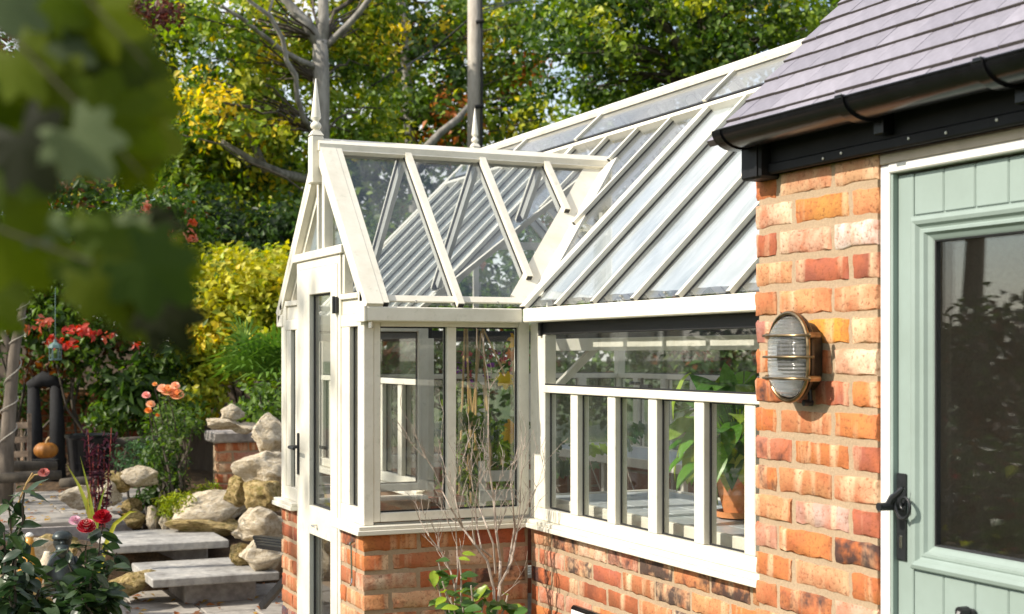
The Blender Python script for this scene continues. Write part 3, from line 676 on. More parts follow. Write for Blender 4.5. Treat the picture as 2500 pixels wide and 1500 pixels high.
# finials
def finial(x, y, z0, post):
    f = MB().box(x-.027, x+.027, y-.027, y+.027, z0-post, z0, .006)
    f.add([(x-.027,y-.027,z0+.0005),(x+.027,y-.027,z0+.0005),(x+.027,y+.027,z0+.0005),(x-.027,y+.027,z0+.0005),(x-.015,y-.015,z0+.022),(x+.015,y-.015,z0+.022),(x+.015,y+.015,z0+.022),(x-.015,y+.015,z0+.022)], [(0,1,5,4),(1,2,6,5),(2,3,7,6),(3,0,4,7),(4,5,6,7)])
    fo = f.build('finial', F, gh)
    MB().lathe([(.013,.02),(.012,.026),(.018,.030),(.0225,.038),(.0225,.046),(.018,.054),(.012,.059),(.012,.063),(.021,.074),(.021,.078),(.0025,.238),(0.0005,.24)], (x,y,z0), 18).build('spire', F, fo, auto=50)
finial(-.705, RY, 2.408, .20); finial(1.0, 2.985, 2.778, .14)

# roofs -------------------------------------------------------------
def mz(x): return 1.69+(x+.03)
def slab_poly(poly, nrm, th, name, mat):
    return MB().prism([Vector(p) for p in poly], Vector(nrm).normalized()*th).build(name, mat, gh)
MN = Vector((-1,0,1)).normalized()
def gbar(p0, p1, nrm, wd=.028, end=True, name='glazing_bar', hgt=.017):
    p0, p1, nrm = Vector(p0), Vector(p1), Vector(nrm).normalized(); d = (p1-p0).normalized()
    o = MB().bar(p0+nrm*(hgt/2+.004), p1+nrm*(hgt/2+.004), wd, hgt, nrm).build(name, F, gh)
    MB().bar(p0+nrm*.0015+d*.01, p1+nrm*.0015, wd+.010, .003, nrm).build('bar_gasket_shade', 'gasket', o)  # black strip serves as gasket and as painted shadow line beside the bar
    MB().bar(p0-nrm*.022+d*.05, p1-nrm*.022, wd*.75, .034, nrm).build('rafter', 'inner', o)
    if end: MB().bar(p0+nrm*(hgt/2+.003)-d*.003, p0+nrm*(hgt/2+.003)-d*.0002, wd*.8, hgt*.8, nrm).build('bar_end', 'gasket', o)
def xv(y):      # valley: where the main slope meets the porch roof
    return -.03+max(0, TP*(min(y, 1.194-y)+.03)) if -.03 < y < 1.224 else -.03
XPU, XRD = .80, 1.0
BY = [-.052-.297*k for k in range(7)]; BV = [.245, .54, .837]; BF = [1.205, 1.42, 1.635, 1.85, 2.065, 2.28, 2.495, 2.71, 2.93]
for k, y in enumerate(BY):
    gbar((-.045,y,mz(-.045)), (XPU,y,mz(XPU)), MN, .05 if k == 0 else .0195)
for y in BV:
    x0 = xv(y)+.055; gbar((x0,y,mz(x0)), (XPU,y,mz(XPU)), MN, .0195)
for k, y in enumerate(BF): gbar((-.045 if y > 1.24 else .02,y,mz(-.045 if y > 1.24 else .02)), (XPU,y,mz(XPU)), MN, .045 if k in (0, 8) else .0195)
ally = sorted(BY+BV+BF+[-2.02])
for a, b_ in zip(ally, ally[1:]):
    xa, xb = xv(a+.005), xv(b_-.005)
    poly = [(xa,a,mz(xa)),(xb,b_,mz(xb)),(XPU+.02,b_,mz(XPU+.02)),(XPU+.02,a,mz(XPU+.02))]
    if a < .2 and b_ > .24 or (a > .8 and b_ < 1.21): pass
    slab_poly(poly, MN, -.004, 'roof_pane', 'roofglass')
# purlin, vents, ridge
MB().bar((XPU+.0,-2.0,mz(XPU)+.01), (XPU+.0,2.98,mz(XPU)+.01), .03, .034, MN).build('purlin', F, gh)
VS = [-2.0, -1.22, -.01, 1.20, 2.1, 2.96]
for a, b_ in zip(VS, VS[1:]):
    x0, x1 = XPU+.012, XRD-.01
    v = slab_poly([(x0,a+.012,mz(x0)+.035),(x0,b_-.012,mz(x0)+.035),(x1,b_-.012,mz(x1)+.02),(x1,a+.012,mz(x1)+.02)], MN, .004, 'vent_pane', 'roofglass')
    MB().bar((x0,a+.012,mz(x0)+.031), (x0,b_-.012,mz(x0)+.031), .012, .006, MN).build('vent_edge', 'gasket', v)
    MB().bar((x1-.012,a+.012,mz(x1)+.028), (x1-.012,b_-.012,mz(x1)+.028), .014, .006, MN).build('vent_edge', 'inner', v)
for y in VS[1:-1]: MB().bar((XPU,y,mz(XPU)+.045), (XRD-.01,y,mz(XRD-.01)+.032), .026, .012, MN).build('vent_bar', F, gh)
rd = MB().prism([(XRD-.055,-2.0,mz(XRD)-.02),(XRD-.06,-2.0,mz(XRD)+.0),(XRD-.012,-2.0,mz(XRD)+.035),(XRD+.012,-2.0,mz(XRD)+.035),(XRD+.06,-2.0,mz(XRD)+.0),(XRD+.055,-2.0,mz(XRD)-.02)], (0,4.985,0)); rd.build('ridge', F, gh)
# back slope
BNm = Vector((1,0,1)).normalized()
for k in range(15):
    y = -2.0+k*.353; gbar((2.03,y,mz(-.03)), (XRD+.03,y,mz(XRD-.03)), BNm, .03, False)
    if k < 14: slab_poly([(2.03,y,mz(-.03)),(2.03,y+.353,mz(-.03)),(XRD+.03,y+.353,mz(XRD-.03)),(XRD+.03,y,mz(XRD-.03))], BNm, -.004, 'roof_pane', 'roofglass')
slab_poly([(.0,2.96,1.66),(2.0,2.96,1.66),(1.0,2.96,2.69)], (0,1,0), .004, 'gable_pane', 'glass')
for sg in (-1, 1): MB().bar((1+sg*1.03,2.965,1.70), (1,2.965,2.72), .05, .06, (0,1,0)).build('barge_board', F, gh)
for x in (.5, 1.0, 1.5): gbox('gable_bar', x-.015, x+.015, 2.955, 2.985, 1.66, 2.70-abs(x-1))
# roof blinds under the long slope
def blind(y0, y1, x0, x1, seed):
    q = random.Random(seed); nu, nv = 26, max(8, int((y1-y0)/.03)); vs = []; fs = []
    for i in range(nu+1):
        for j in range(nv+1):
            x = x0+(x1-x0)*i/nu; y = y0+(y1-y0)*j/nv
            h = -.0115-.002*math.sin(y*21+1.6*math.sin(x*4))-.0015*math.sin(y*47+x*9)-.002*math.sin(x*7+y*9)+q.uniform(-.0006,.0006)
            p = Vector((x, y, mz(x)))+MN*h; vs.append(p)
    for i in range(nu):
        for j in range(nv): a = i*(nv+1)+j; fs.append((a, a+1, a+nv+2, a+nv+1))
    mb = MB(); mb.add(vs, fs); return mb.build('roof_blind', 'blind', gh, smooth=True)
blind(-2.0, -.06, .0, .80, 1); blind(1.24, 2.92, .0, .80, 2)
# porch roof
def psl(sg):
    Y = (lambda y: y) if sg > 0 else (lambda y: 1.194-y); nrm = Vector((0,-sg*math.sin(PT),math.cos(PT)))
    P = lambda x, y: (x, Y(y), pz(y) if y > -.03 else 1.69+(y+.03)*TP)
    yv = lambda x: max(-.03, (x+.03)/TP-.03)
    yt = RY-.02
    # wide edge board along the gable plus the first bar
    MB().bar(Vector(P(-.668,-.045))+nrm*.012, Vector(P(-.668,RY))+nrm*.012, .066, .03, nrm).build('verge_board', F, gh)
    xs = [-.622, -.317, .024, .332]
    for k, x in enumerate(xs):
        y0 = -.04 if k < 2 else yv(x)+.05
        gbar(P(x,y0), P(x,yt), nrm, .027 if k else .024, hgt=.022)
    edges = [-.69]+xs+[.655]
    for a, b_ in zip(edges[1:], edges[2:]):
        pts = [P(a, yv(a))]
        if a < -.03 < b_: pts.append(P(-.03, -.03))
        pts.append(P(b_, yv(b_)))
        if yv(b_) < yt: pts.append(P(b_, yt))
        pts.append(P(a, yt)); slab_poly(pts, nrm, -.004, 'roof_pane', 'roofglass')
    MB().bar(Vector(P(-.60,-.012))+nrm*.004, Vector(P(.0,-.012))+nrm*.004, .03, .008, nrm).build('eaves_rail', F, gh)
    MB().bar(Vector(P(-.62,yt-.012))+nrm*.010, Vector(P(.66,yt-.012))+nrm*.010, .024, .02, nrm).build('top_rail', F, gh)
    # valley boards
    v0, v1 = Vector(P(-.02,-.02)), Vector(P(.63,.575)); d = (v1-v0)
    for nn, wd, s_ in ((nrm, .075 if sg > 0 else .028, -1), (MN, .085 if sg > 0 else .03, 1)):
        n_ = Vector(nn); side = d.cross(n_).normalized()
        off = side if (side.x < 0) == (s_ < 0) else -side
        MB().add([v0+n_*.004, v1+n_*.004, v1+n_*.004+off*wd, v0+n_*.004+off*wd, v0-n_*.006, v1-n_*.006, v1-n_*.006+off*wd, v0-n_*.006+off*wd], [(0,1,2,3),(7,6,5,4),(0,4,5,1),(1,5,6,2),(2,6,7,3),(3,7,4,0)]).build('valley_board', F, gh)
psl(1); psl(-1)
MB().prism([(-.705,RY-.05,pz(RY)-.03),(-.705,RY-.052,pz(RY)-.002),(-.705,RY-.012,pz(RY)+.024),(-.705,RY+.012,pz(RY)+.024),(-.705,RY+.052,pz(RY)-.002),(-.705,RY+.05,pz(RY)-.03)], (1.405,0,0)).build('ridge', F, gh)
for x in (-.49,-.15): MB().lathe([(.007,0),(.007,.006),(.003,.008)], (x,-.022,1.70), 10).build('fixing_bolt', 'steel', gh)
for y in (-.5,-.8,-1.1): MB().lathe([(.007,0),(.007,.006),(.003,.008)], (-.022,y,1.70), 10).build('fixing_bolt', 'steel', gh)
# collar ties inside
for y in (-.9, .2, 1.8): MB().bar((.42,y,mz(.42)-.06), (1.58,y,mz(.42)-.06), .03, .04).build('tie_bar', F, gh)

# ================================================================== FOLIAGE TOOLS
G = np.random.default_rng(11)
def unit(a): return a/np.maximum(np.linalg.norm(a, axis=1, keepdims=True), 1e-9)
def leaves(name, P, Nrm, size, cols, asp=.55, parent=None, droop=.3, mat='leaf', fold=.12):
    """one folded blade (two triangles) per point; colour kept on each blade"""
    n = len(P); Nrm = unit(Nrm); ax = G.normal(size=(n,3)); ax[:,2] -= droop*1.2
    ax = unit(ax-Nrm*np.sum(ax*Nrm, 1, keepdims=True)); sd = np.cross(Nrm, ax)
    Ls = (size*G.uniform(.65, 1.3, n))[:,None] if np.isscalar(size) else np.asarray(size)[:,None]; W = Ls*asp
    v = np.empty((n,4,3)); v[:,0] = P-ax*Ls*.5; v[:,1] = P-ax*Ls*.08+sd*W*.5+Nrm*Ls*fold; v[:,2] = P+ax*Ls*.5-Nrm*Ls*.08; v[:,3] = P-ax*Ls*.08-sd*W*.5+Nrm*Ls*fold
    me = bpy.data.meshes.new(name); me.vertices.add(n*4); me.vertices.foreach_set('co', v.reshape(-1))
    b = np.arange(n)*4; tri = np.stack([b, b+1, b+2, b, b+2, b+3], 1).reshape(-1).astype(np.int32)
    me.loops.add(n*6); me.loops.foreach_set('vertex_index', tri); me.polygons.add(n*2); me.polygons.foreach_set('loop_start', np.arange(0, n*6, 3, dtype=np.int32))
    at_ = me.attributes.new('leafcol', 'FLOAT_COLOR', 'POINT'); c4 = np.ones((n,4,4)); c4[:,:,:3] = np.clip(cols, 0, 1)[:,None,:]; at_.data.foreach_set('color', c4.reshape(-1))
    me.update(calc_edges=True); me.validate(); return link(name, me, mat, parent)
def pick(pal, n, rng=G):
    c = np.array([p[0] for p in pal]); w_ = np.array([p[1] for p in pal], float); return c[rng.choice(len(c), n, p=w_/w_.sum())]
def cloud(centres, radii, per, pal, size, name='crown', parent=None, asp=.55, shell=.5, up=.5, flat=.8, var=.25, droop=.3, mixp=.35, mat='leaf'):
    Ps, Ns, Cs = [], [], []
    for c, r in zip(centres, radii):
        k = max(3, int(per*(r**2 if per > 0 else 1))); d = unit(G.normal(size=(k,3))); rr = r*G.uniform(0, 1, k)**shell
        lump = 1+.25*np.sin(d[:,0]*5+c[0]*3)*np.sin(d[:,2]*6+c[1]*5)
        p = d*(rr*lump)[:,None]; p[:,2] *= flat; Ps.append(p+np.array(c)); nn = d+G.normal(size=(k,3))*.7; nn[:,2] += up; Ns.append(nn)
        base = pick(pal, 1)[0]; cc = np.where(G.uniform(size=(k,1)) < mixp, pick(pal, k), base); Cs.append(cc*G.uniform(1-var, 1+var, (k,1)))
    return leaves(name, np.concatenate(Ps), np.concatenate(Ns), size, np.concatenate(Cs), asp, parent, droop, mat)
def limb(mb, p0, p1, r0, r1, sag=.0, n=6, wob=.06, seg=7):
    p0, p1 = Vector(p0), Vector(p1); ln = (p1-p0).length; pts = []; rs = []
    for i in range(seg+1):
        t = i/seg; q = p0.lerp(p1, t)+Vector((rnd.uniform(-1,1), rnd.uniform(-1,1), rnd.uniform(-1,1)))*wob*ln*math.sin(math.pi*t)*.5; q.z += sag*ln*math.sin(math.pi*t); pts.append(q); rs.append(r0+(r1-r0)*t)
    mb.tube(pts, rs, n); return pts
GREEN = (.11,.185,.024); DGREEN = (.048,.095,.017); LGREEN = (.235,.325,.038); YG = (.42,.44,.04); YEL = (.74,.56,.03); ORA = (.42,.13,.02); BRN = (.16,.06,.02)
def tree(name, label, base, trunk, r0, clumps, per, pal, size, bark='darkbark', asp=.55, group=None, extra=None, shell=.5, cat='tree', taper=.55, **kw):
    t = empty(name, base, label, cat, group); mb = MB(); mb2 = MB(); tp = [Vector(p) for p in trunk]; n = len(tp)
    mb.tube(tp, [r0*(1-taper*i/(n-1)) for i in range(n)], 12)
    for (c, r) in clumps:
        c = Vector(c); k = min(range(n), key=lambda i: (tp[i]-c).length+max(0, tp[i].z-c.z+.2)*2)
        if rnd.random() < .6: limb(mb2, tp[k], c, r0*.16*rnd.uniform(.5,1), .010, .06, 5)
    for e in (extra or []): mb.tube(e[0], e[1], 8)
    mb.build('trunk', bark, t, smooth=True)
    if mb2.v: mb2.build('branches', 'darkbark', t, smooth=True)
    cloud([c for c, r in clumps], [r for c, r in clumps], per, pal, size, 'crown', t, asp, shell, **kw)
    return t
def field(px0, px1, py0, py1, d0, d1, n, r0, r1):
    """n clumps spread over a region of the garden"""
    out = []
    for i in range(n): out.append((at(rnd.uniform(px0, px1), rnd.uniform(py0, py1), rnd.uniform(d0, d1)), rnd.uniform(r0, r1)))
    return out
def gp(px, d): p = at(px, 866, d); return Vector((p.x, p.y, 0))

# ================================================================== TREES BEHIND
GRP = 'trees behind the garden'
def up(px, d, ys): return [Vector((*gp(px, d)[:2], -.1))]+[at(x, y, d) for x, y in ys]
tr = up(786, 18, [(786,700),(785,500),(783,330),(784,200),(782,100)])
ex = [([at(783,110,18), at(742,50,18), at(700,5,18), at(660,-60,18), at(600,-220,18)], [.10,.075,.06,.05,.02]), ([at(783,110,18), at(790,40,18.1), at(788,-40,18.2), at(800,-250,18.2)], [.10,.075,.06,.02]),
      ([at(790,120,18), at(820,90,18), at(870,40,17.9), at(900,0,17.8), at(960,-80,17.7)], [.045,.042,.04,.035,.015]),
      ([at(775,165,18), at(735,150,17.8), at(690,125,17.6), at(640,85,17.4), at(590,45,17.2), at(540,15,17)], [.045,.04,.035,.03,.028,.02]),
      ([at(766,330,18), at(742,290,17.7), at(725,235,17.6), at(722,185,17.5), at(700,150,17.4), at(690,95,17.3), at(660,40,17.2), at(605,0,17)], [.03,.035,.035,.035,.032,.03,.028,.02]),
      ([at(690,95,17.3), at(655,35,17.2), at(672,-20,17.2)], [.025,.022,.012])]
cl = field(430,650,-60,330,17,19.5,52,.22,.46)+field(600,960,-90,330,19.2,21,84,.25,.5)+field(655,715,60,330,17.6,18.6,6,.16,.26)
tree('ash_tree', 'tall tree with pale grey forked trunk rising behind the porch spire', gp(786,18), tr, .13, cl, 620, [(GREEN,4),(LGREEN,6),(YG,5),(YEL,2.4),(DGREEN,.8)], .12, 'bark', .55, GRP, ex, taper=.25, mixp=.15)
cl = field(420,720,280,640,19,22,90,.28,.55)+field(150,470,-40,420,19,22,80,.28,.55)
ex = [([at(650,420,19), at(600,310,19), at(540,205,18.6), at(600,225,18.5)], [.06,.05,.03,.02]), ([at(760,440,20), at(690,425,19), at(620,395,18.6), at(540,345,18.4)], [.07,.06,.05,.03]), ([at(600,225,18.5), at(570,245,18.4), at(545,290,18.4), at(548,310,18.4)], [.03,.028,.022,.015])]
tree('leafy_tree', 'bushy yellow-green tree behind the hedge at left', gp(600,21), up(600,21,[(600,700),(598,500),(595,300),(590,100)]), .16, cl, 560, [(GREEN,5),(LGREEN,6),(YG,2.5),(YEL,.7),(DGREEN,2.5)], .12, 'bark', .55, GRP, ex, mixp=.15)
cl = field(830,1330,-60,390,24.5,27.5,150,.3,.62)
ex = [([at(1150,250,24), at(1120,290,23.6), at(1075,325,23.4), at(1040,362,23.2), at(1020,420,23.2)], [.03,.06,.065,.07,.08]), ([at(1000,160,24), at(900,200,23.5), at(860,240,23.5)], [.03,.03,.02])]
tree('autumn_tree', 'green and yellow autumn tree behind the wooden utility pole', gp(1020,25), up(1020,25,[(1020,600),(1010,420),(1000,300),(990,150),(980,0)]), .15, cl, 420, [(GREEN,6),(LGREEN,4),(YG,2.5),(YEL,1.6),(DGREEN,4),(ORA,.5)], .145, 'bark', .55, GRP, ex, mixp=.15)
cl = field(1330,2120,-90,150,19,22,150,.22,.5)+field(1330,1750,120,400,21.5,23,70,.22,.5)
ex = [([at(1700,420,21), at(1720,250,20.5), at(1640,80,20), at(1500,-40,20)], [.12,.1,.06,.02]), ([at(1720,250,20.5), at(1820,110,20), at(1950,20,20)], [.08,.06,.02])]
tree('oak_tree', 'dark green oak with small sky gaps above the greenhouse ridge', gp(1720,21), up(1720,21,[(1720,600),(1722,400),(1715,200),(1720,50)]), .22, cl, 520, [(DGREEN,5),(GREEN,6),(LGREEN,2.5),(YG,.8),(YEL,.25)], .115, 'darkbark', .62, GRP, ex, mixp=.15)
cl = field(-150,900,380,760,25,29,74,.8,1.3)+field(-200,300,0,420,26,29,26,.8,1.3)+field(850,2200,330,760,26,31,80,.8,1.3)+field(200,2200,-150,350,30,34,46,.8,1.4)
tag(cloud([c for c, r in cl], [r for c, r in cl], 120, [(DGREEN,4),(GREEN,5),(LGREEN,2)], .22, 'woodland'), 'dark green wood behind the garden trees', kind='stuff')
# copper beech sprays at the top left
cl = field(255,420,-60,40,12,13,9,.14,.26)+field(-60,30,60,140,12,13,6,.12,.2)
tree('copper_beech', 'bronze-leaved tree with its sprays hanging at the top left', gp(-300,12.5), [Vector((*gp(-300,12.5)[:2],-.1)), at(-300,500,12.5), at(-280,100,12.5), at(-200,-120,12.5)], .1, cl, 2600, [((.10,.03,.025),3),((.16,.07,.04),2)], .06, group=GRP)
# utility pole with wires
pole = empty('utility_pole', gp(1158,21), 'weathered wooden utility pole rising behind the greenhouse', 'utility pole')
MB().tube([gp(1158,21)-Vector((0,0,.1)), at(1157,400,21), at(1157,-200,21)], [.105,.098,.09], 16).build('shaft', 'pole', pole, smooth=True)
cb = MB(); cb.tube([at(1174,-100,20.9), at(1176,200,20.9), at(1175,420,20.9)], .022, 6); cb.build('cable_guard', 'gasket', pole)
MB().tube([at(1162,55,20.86), at(1182,50,20.86)], .03, 6).tube([at(1160,262,20.86), at(1182,258,20.86)], .03, 6).build('pole_clip', 'gasket', pole)
wi = MB()
for a, b_ in (((1157,20,21),(1330,-12,27)), ((1157,30,21),(1390,-30,27)), ((1157,40,21),(1280,-5,26))): wi.tube([at(*a), at(*b_)], .009, 5)
wi.tube([at(1142,50,21), at(1060,120,21.5), at(985,165,20.5), at(900,215,20)], .014, 5); wi.build('overhead_wire', 'gasket', pole)
# trees outside the left edge: their shade falls on the garden, their reflection in the door glass
def side_tree(name, label, x, y, h, cr, n, per, pal, size):
    cl = []
    for i in range(n):
        a = rnd.uniform(0, 6.28); r = cr*math.sqrt(rnd.random()); cl.append((Vector((x+r*math.cos(a), y+r*math.sin(a), h+rnd.uniform(-.8, 1.0)*cr*.7)), rnd.uniform(.4, .75)))
    tree(name, label, (x,y,0), [Vector((x,y,-.1)), Vector((x+.1,y,h*.35)), Vector((x-.1,y+.1,h*.7)), Vector((x,y,h))], .14, cl, per, pal, size, 'darkbark', .55, 'trees left of the view')
side_tree('garden_tree', 'slender tree left of the view nearest the porch', -9.6, 2.15, 8.0, .95, 10, 90, [(GREEN,3),(YG,2)], .15)
side_tree('garden_tree', 'tall tree left of the view reflected in the door', -8.5, 6.4, 4.9, 1.9, 34, 90, [(DGREEN,3),(GREEN,3),(BRN,1)], .15)
side_tree('garden_tree', 'broad tree far left of the view', -12, 12.5, 5.0, 2.2, 24, 200, [(DGREEN,3),(GREEN,3)], .17)
side_tree('garden_tree', 'round tree left of the view beyond the terrace', -5.6, 11.0, 3.4, 1.5, 26, 220, [(DGREEN,3),(BRN,2),(GREEN,2)], .14)

def lh():
    cl = [(Vector((rnd.uniform(-9.5,-6.2), rnd.uniform(1.5,9.5), rnd.uniform(.2,1.75))), rnd.uniform(.4,.65)) for k in range(90)]
    t = empty('side_hedge', (-8,5.5,0), 'dark shrubbery left of the view reflected in the door glass', 'hedge'); mb = MB()
    for c, r in cl[:12]: limb(mb, (c.x, c.y, 0), c, .03, .01)
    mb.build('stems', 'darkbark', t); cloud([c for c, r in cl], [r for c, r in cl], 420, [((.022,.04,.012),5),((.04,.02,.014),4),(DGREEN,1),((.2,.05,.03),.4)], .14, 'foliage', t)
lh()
def border():
    t = empty('border_shrubs', (-4.4,3,0), 'low dark border shrubs left of the view reflected low in the door glass', 'shrub'); mb = MB()
    cl = [(Vector((rnd.uniform(-5.8,-3.3), rnd.uniform(.2,6.0), rnd.uniform(.15,.9))), rnd.uniform(.22,.4)) for k in range(85)]
    for c, r in cl[:14]: limb(mb, (c.x, c.y, 0), c, .015, .006)
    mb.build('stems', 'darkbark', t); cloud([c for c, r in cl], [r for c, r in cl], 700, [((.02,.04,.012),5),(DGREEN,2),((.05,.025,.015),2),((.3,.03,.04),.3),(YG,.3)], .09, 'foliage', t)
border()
# ================================================================== HEDGE, FENCE, SHRUBS
def shrub(name, label, clumps, per, pal, size, base, group=None, asp=.55, stems=6, cat='shrub', **kw):
    t = empty(name, base, label, cat, group); mb = MB()
    for i in range(stems):
        c = clumps[i % len(clumps)][0]; limb(mb, Vector(base)+Vector((rnd.uniform(-.15,.15), rnd.uniform(-.15,.15), 0)), c, .018, .006, 0, 5)
    mb.build('stems', 'darkbark', t)
    cloud([c for c, r in clumps], [r for c, r in clumps], per, pal, size, 'foliage', t, asp, **kw); return t
cl = []
for i in range(120): cl.append((at(rnd.uniform(455,760), rnd.uniform(650,890), rnd.uniform(13.0,14.4)), rnd.uniform(.2,.34)))
for i in range(16): cl.append((at(rnd.uniform(400,520), rnd.uniform(880,1010), rnd.uniform(13,13.8)), rnd.uniform(.2,.34)))
shrub('clipped_hedge', 'golden green clipped hedge left of the greenhouse', cl, 2300, [((.46,.48,.05),6),((.34,.42,.045),4),((.54,.50,.05),5),(YEL,.8),(GREEN,1)], .08, gp(600,14), None, .6, 10, 'hedge', shell=.35)
cl = field(700,1000,560,820,16,18,26,.4,.6)+field(1000,2100,560,840,15,18,60,.4,.7)+field(900,2300,800,960,14.5,16,46,.4,.6)
shrub('dark_hedge', 'dark green hedge seen through the greenhouse glass', cl, 480, [(DGREEN,5),(GREEN,4),(BRN,.7)], .13, gp(1300,16.5), None, .6, 10, 'hedge')
fn = empty('board_fence', gp(560,14.9), 'grey-brown vertical board fence under the golden hedge', 'fence')
f0, f1 = gp(-60,14.6), gp(720,14.8); nb = 34
for k in range(nb):
    p = f0.lerp(f1, k/nb); dv = (f1-f0).normalized(); o = MB().box(-.047, .047, -.009, .009, 0, 1.62+rnd.uniform(-.02,.02), .003).build('board', 'fence', fn); o.location = p; o.rotation_euler = (0, 0, math.atan2(dv.y, dv.x)+rnd.uniform(-.04,.04))
for z in (.4, 1.2): MB().bar(f0+Vector((0,.03,z)), f1+Vector((0,.03,z)), .04, .08).build('rail', 'fence', fn)
RED = (.55,.07,.05); 
shrub('laurel_bush', 'glossy dark laurel bush behind the terrace', field(250,400,850,1010,12.6,13.4,13,.2,.36), 900, [(DGREEN,5),(GREEN,3),(LGREEN,1)], .14, gp(320,13), asp=.42)
bsh = shrub('berried_shrub', 'dark shrub with scarlet leaf clusters above the black ornament', field(90,330,770,900,12.6,13.4,18,.18,.32), 1500, [(DGREEN,5),(BRN,2),(GREEN,3)], .085, gp(200,13), mixp=.2)
cl = [(at(x, y, 12.35), r) for x, y, r in ((105,792,.09),(170,806,.07),(197,802,.10),(150,838,.11),(225,818,.06),(265,822,.06),(60,805,.05),(120,830,.06),(178,842,.06),(330,842,.05))]
cloud([c for c, r in cl], [r for c, r in cl], 2600, [(RED,4),((.5,.14,.09),2)], .07, 'scarlet_leaves', bsh)
rmp = shrub('red_maple', 'red-flecked maple left of the golden hedge', field(330,470,500,640,13.6,14.6,16,.2,.36)+field(150,380,560,760,13.4,14.4,18,.25,.4), 1300, [(DGREEN,5),(BRN,2),(GREEN,3)], .085, gp(380,14), mixp=.2)
cl = [(at(x, y, 13.4), r) for x, y, r in ((352,505,.08),(368,530,.06),(385,565,.11),(405,570,.06),(428,595,.07),(463,578,.09),(470,540,.07),(118,560,.08),(95,500,.08),(300,600,.05))]
cloud([c for c, r in cl], [r for c, r in cl], 2400, [((.62,.13,.06),3),((.62,.25,.18),2)], .07, 'scarlet_leaves', rmp)
shrub('dark_shrub', 'dark green shrub filling the left edge behind the rope-wound trunk', field(-60,260,430,860,12.8,13.8,44,.28,.45)+field(-60,230,880,1010,13.4,14,14,.2,.35), 800, [(DGREEN,6),(GREEN,3),(BRN,1.5)], .09, gp(40,13))
shrub('yew_bush', 'very dark bush between the maple and the golden hedge', field(420,720,520,640,16,17,24,.35,.5), 700, [((.02,.04,.012),5),(DGREEN,4)], .1, gp(560,16.4))
shrub('ivy_mound', 'low dark ivy mound at the foot of the fence', field(220,480,990,1060,12.4,13,16,.14,.25), 1500, [(DGREEN,5),(GREEN,4)], .07, gp(350,12.7))
# fan palm
pm = empty('fan_palm', gp(640,12.2), 'green fan palm beside the porch', 'palm')
MB().tube([gp(640,12.2), at(642,990,12.2), at(640,930,12.2)], [.10,.09,.07], 10).build('trunk', 'darkbark', pm)
hub = at(640,940,12.2)
def frond(i):
    a = rnd.uniform(-2.9,.0)+math.pi*.0; el = rnd.uniform(.05,1.15); d = Vector((math.cos(a)*math.cos(el), math.sin(a)*math.cos(el), math.sin(el))); ln = rnd.uniform(.22,.45); e = hub+d*ln
    mb = MB(); mb.tube([hub, hub+d*ln*.5+Vector((0,0,.03)), e], .007, 5); sd = d.cross(Vector((0,0,1))).normalized(); u = sd.cross(d).normalized()
    for k in range(15):
        b = R(-105+210*k/14); dd = (d*math.cos(b)+sd*math.sin(b)+u*.1).normalized(); L_ = rnd.uniform(.3,.42); w_ = (u.cross(dd)).normalized()*.014
        t0 = e; t1 = e+dd*L_*.6+u*.02; t2 = e+dd*L_-Vector((0,0,.06+.03*rnd.random()))
        mb.add([t0-w_*.4, t0+w_*.4, t1+w_+u*.004, t1-w_+u*.004, t2], [(0,1,2,3),(3,2,4)])
    o = mb.build('frond', 'bigleaf', pm); o.color = rnd.choice([(.10,.21,.03,1),(.16,.28,.05,1),(.08,.16,.03,1),(.42,.3,.04,1) if i in (3,9) else (.12,.23,.04,1)])
for i in range(17): frond(i)

# ================================================================== TERRACES, STEPS, ROCKERY
lp = sheet('patio', -6, 2.2, 1.6, 4.05, -.012, 'mortar', .1); lp.name = 'patio'
def slabs(parent, x0, x1, y0, y1, z, sx, sy, mat='paver'):
    ms = []
    for k in range(4):
        mb = MB().box(0, 1, 0, 1, -.03, 0, .006); ms.append(mb.mesh('paving_slab', [mat]))
    r = 0; y = y0
    while y < y1-.05:
        x = x0-(r % 2)*sx*.45
        while x < x1:
            w_ = sx*rnd.choice([.75,1,1.25]); o = link('paving_slab', ms[rnd.randrange(4)], None, parent); o.location = (x, y, z+rnd.uniform(-.002,.002)); o.scale = (w_-.012, sy-.012, 1); x += w_
        y += sy; r += 1
slabs(lp, -1.6, .6, 2.6, 4.0, .02, .62, .45)
tz = .36
tp_ = sheet('terrace', -7, -.75, 4.95, 7.4, tz-.03, 'capstone', .35); slabs(tp_, -2.3, -.8, 5.0, 7.3, tz, .75, .58)
bd = bpy.data.meshes.new('planting_bed')
def bed_h(x, y):
    h = .16+.10*math.sin(x*2.1+y)+.05*math.sin(x*7+y*5); h += .45*math.exp(-((x-.15)**2/.25+(y-4.9)**2/.25)); h += .2*max(0, min(1, (y-7.3)/.5)); return h
nx, ny = 70, 90; vs = []; X0, X1, Y0, Y1 = -6.5, 6.0, 4.05, 17
for i in range(nx+1):
    for j in range(ny+1):
        x = X0+(X1-X0)*i/nx; y = Y0+(Y1-Y0)*(j/ny)**1.5; h = bed_h(x, y)
        if x < -.8 and 4.9 < y < 7.35: h = .2
        if x < -1.6 and y <= 4.9: h = .1
        if x > 1.0: h *= max(0, 1-(x-1))
        if j == 0: h = -.05
        vs.append((x, y, h))
fs = [(i*(ny+1)+j, (i+1)*(ny+1)+j, (i+1)*(ny+1)+j+1, i*(ny+1)+j+1) for i in range(nx) for j in range(ny)]
bd.from_pydata(vs, [], fs); bd.shade_smooth(); tag(link('planting_bed', bd, 'soil'), kind='structure')
import mathutils
RC = {}
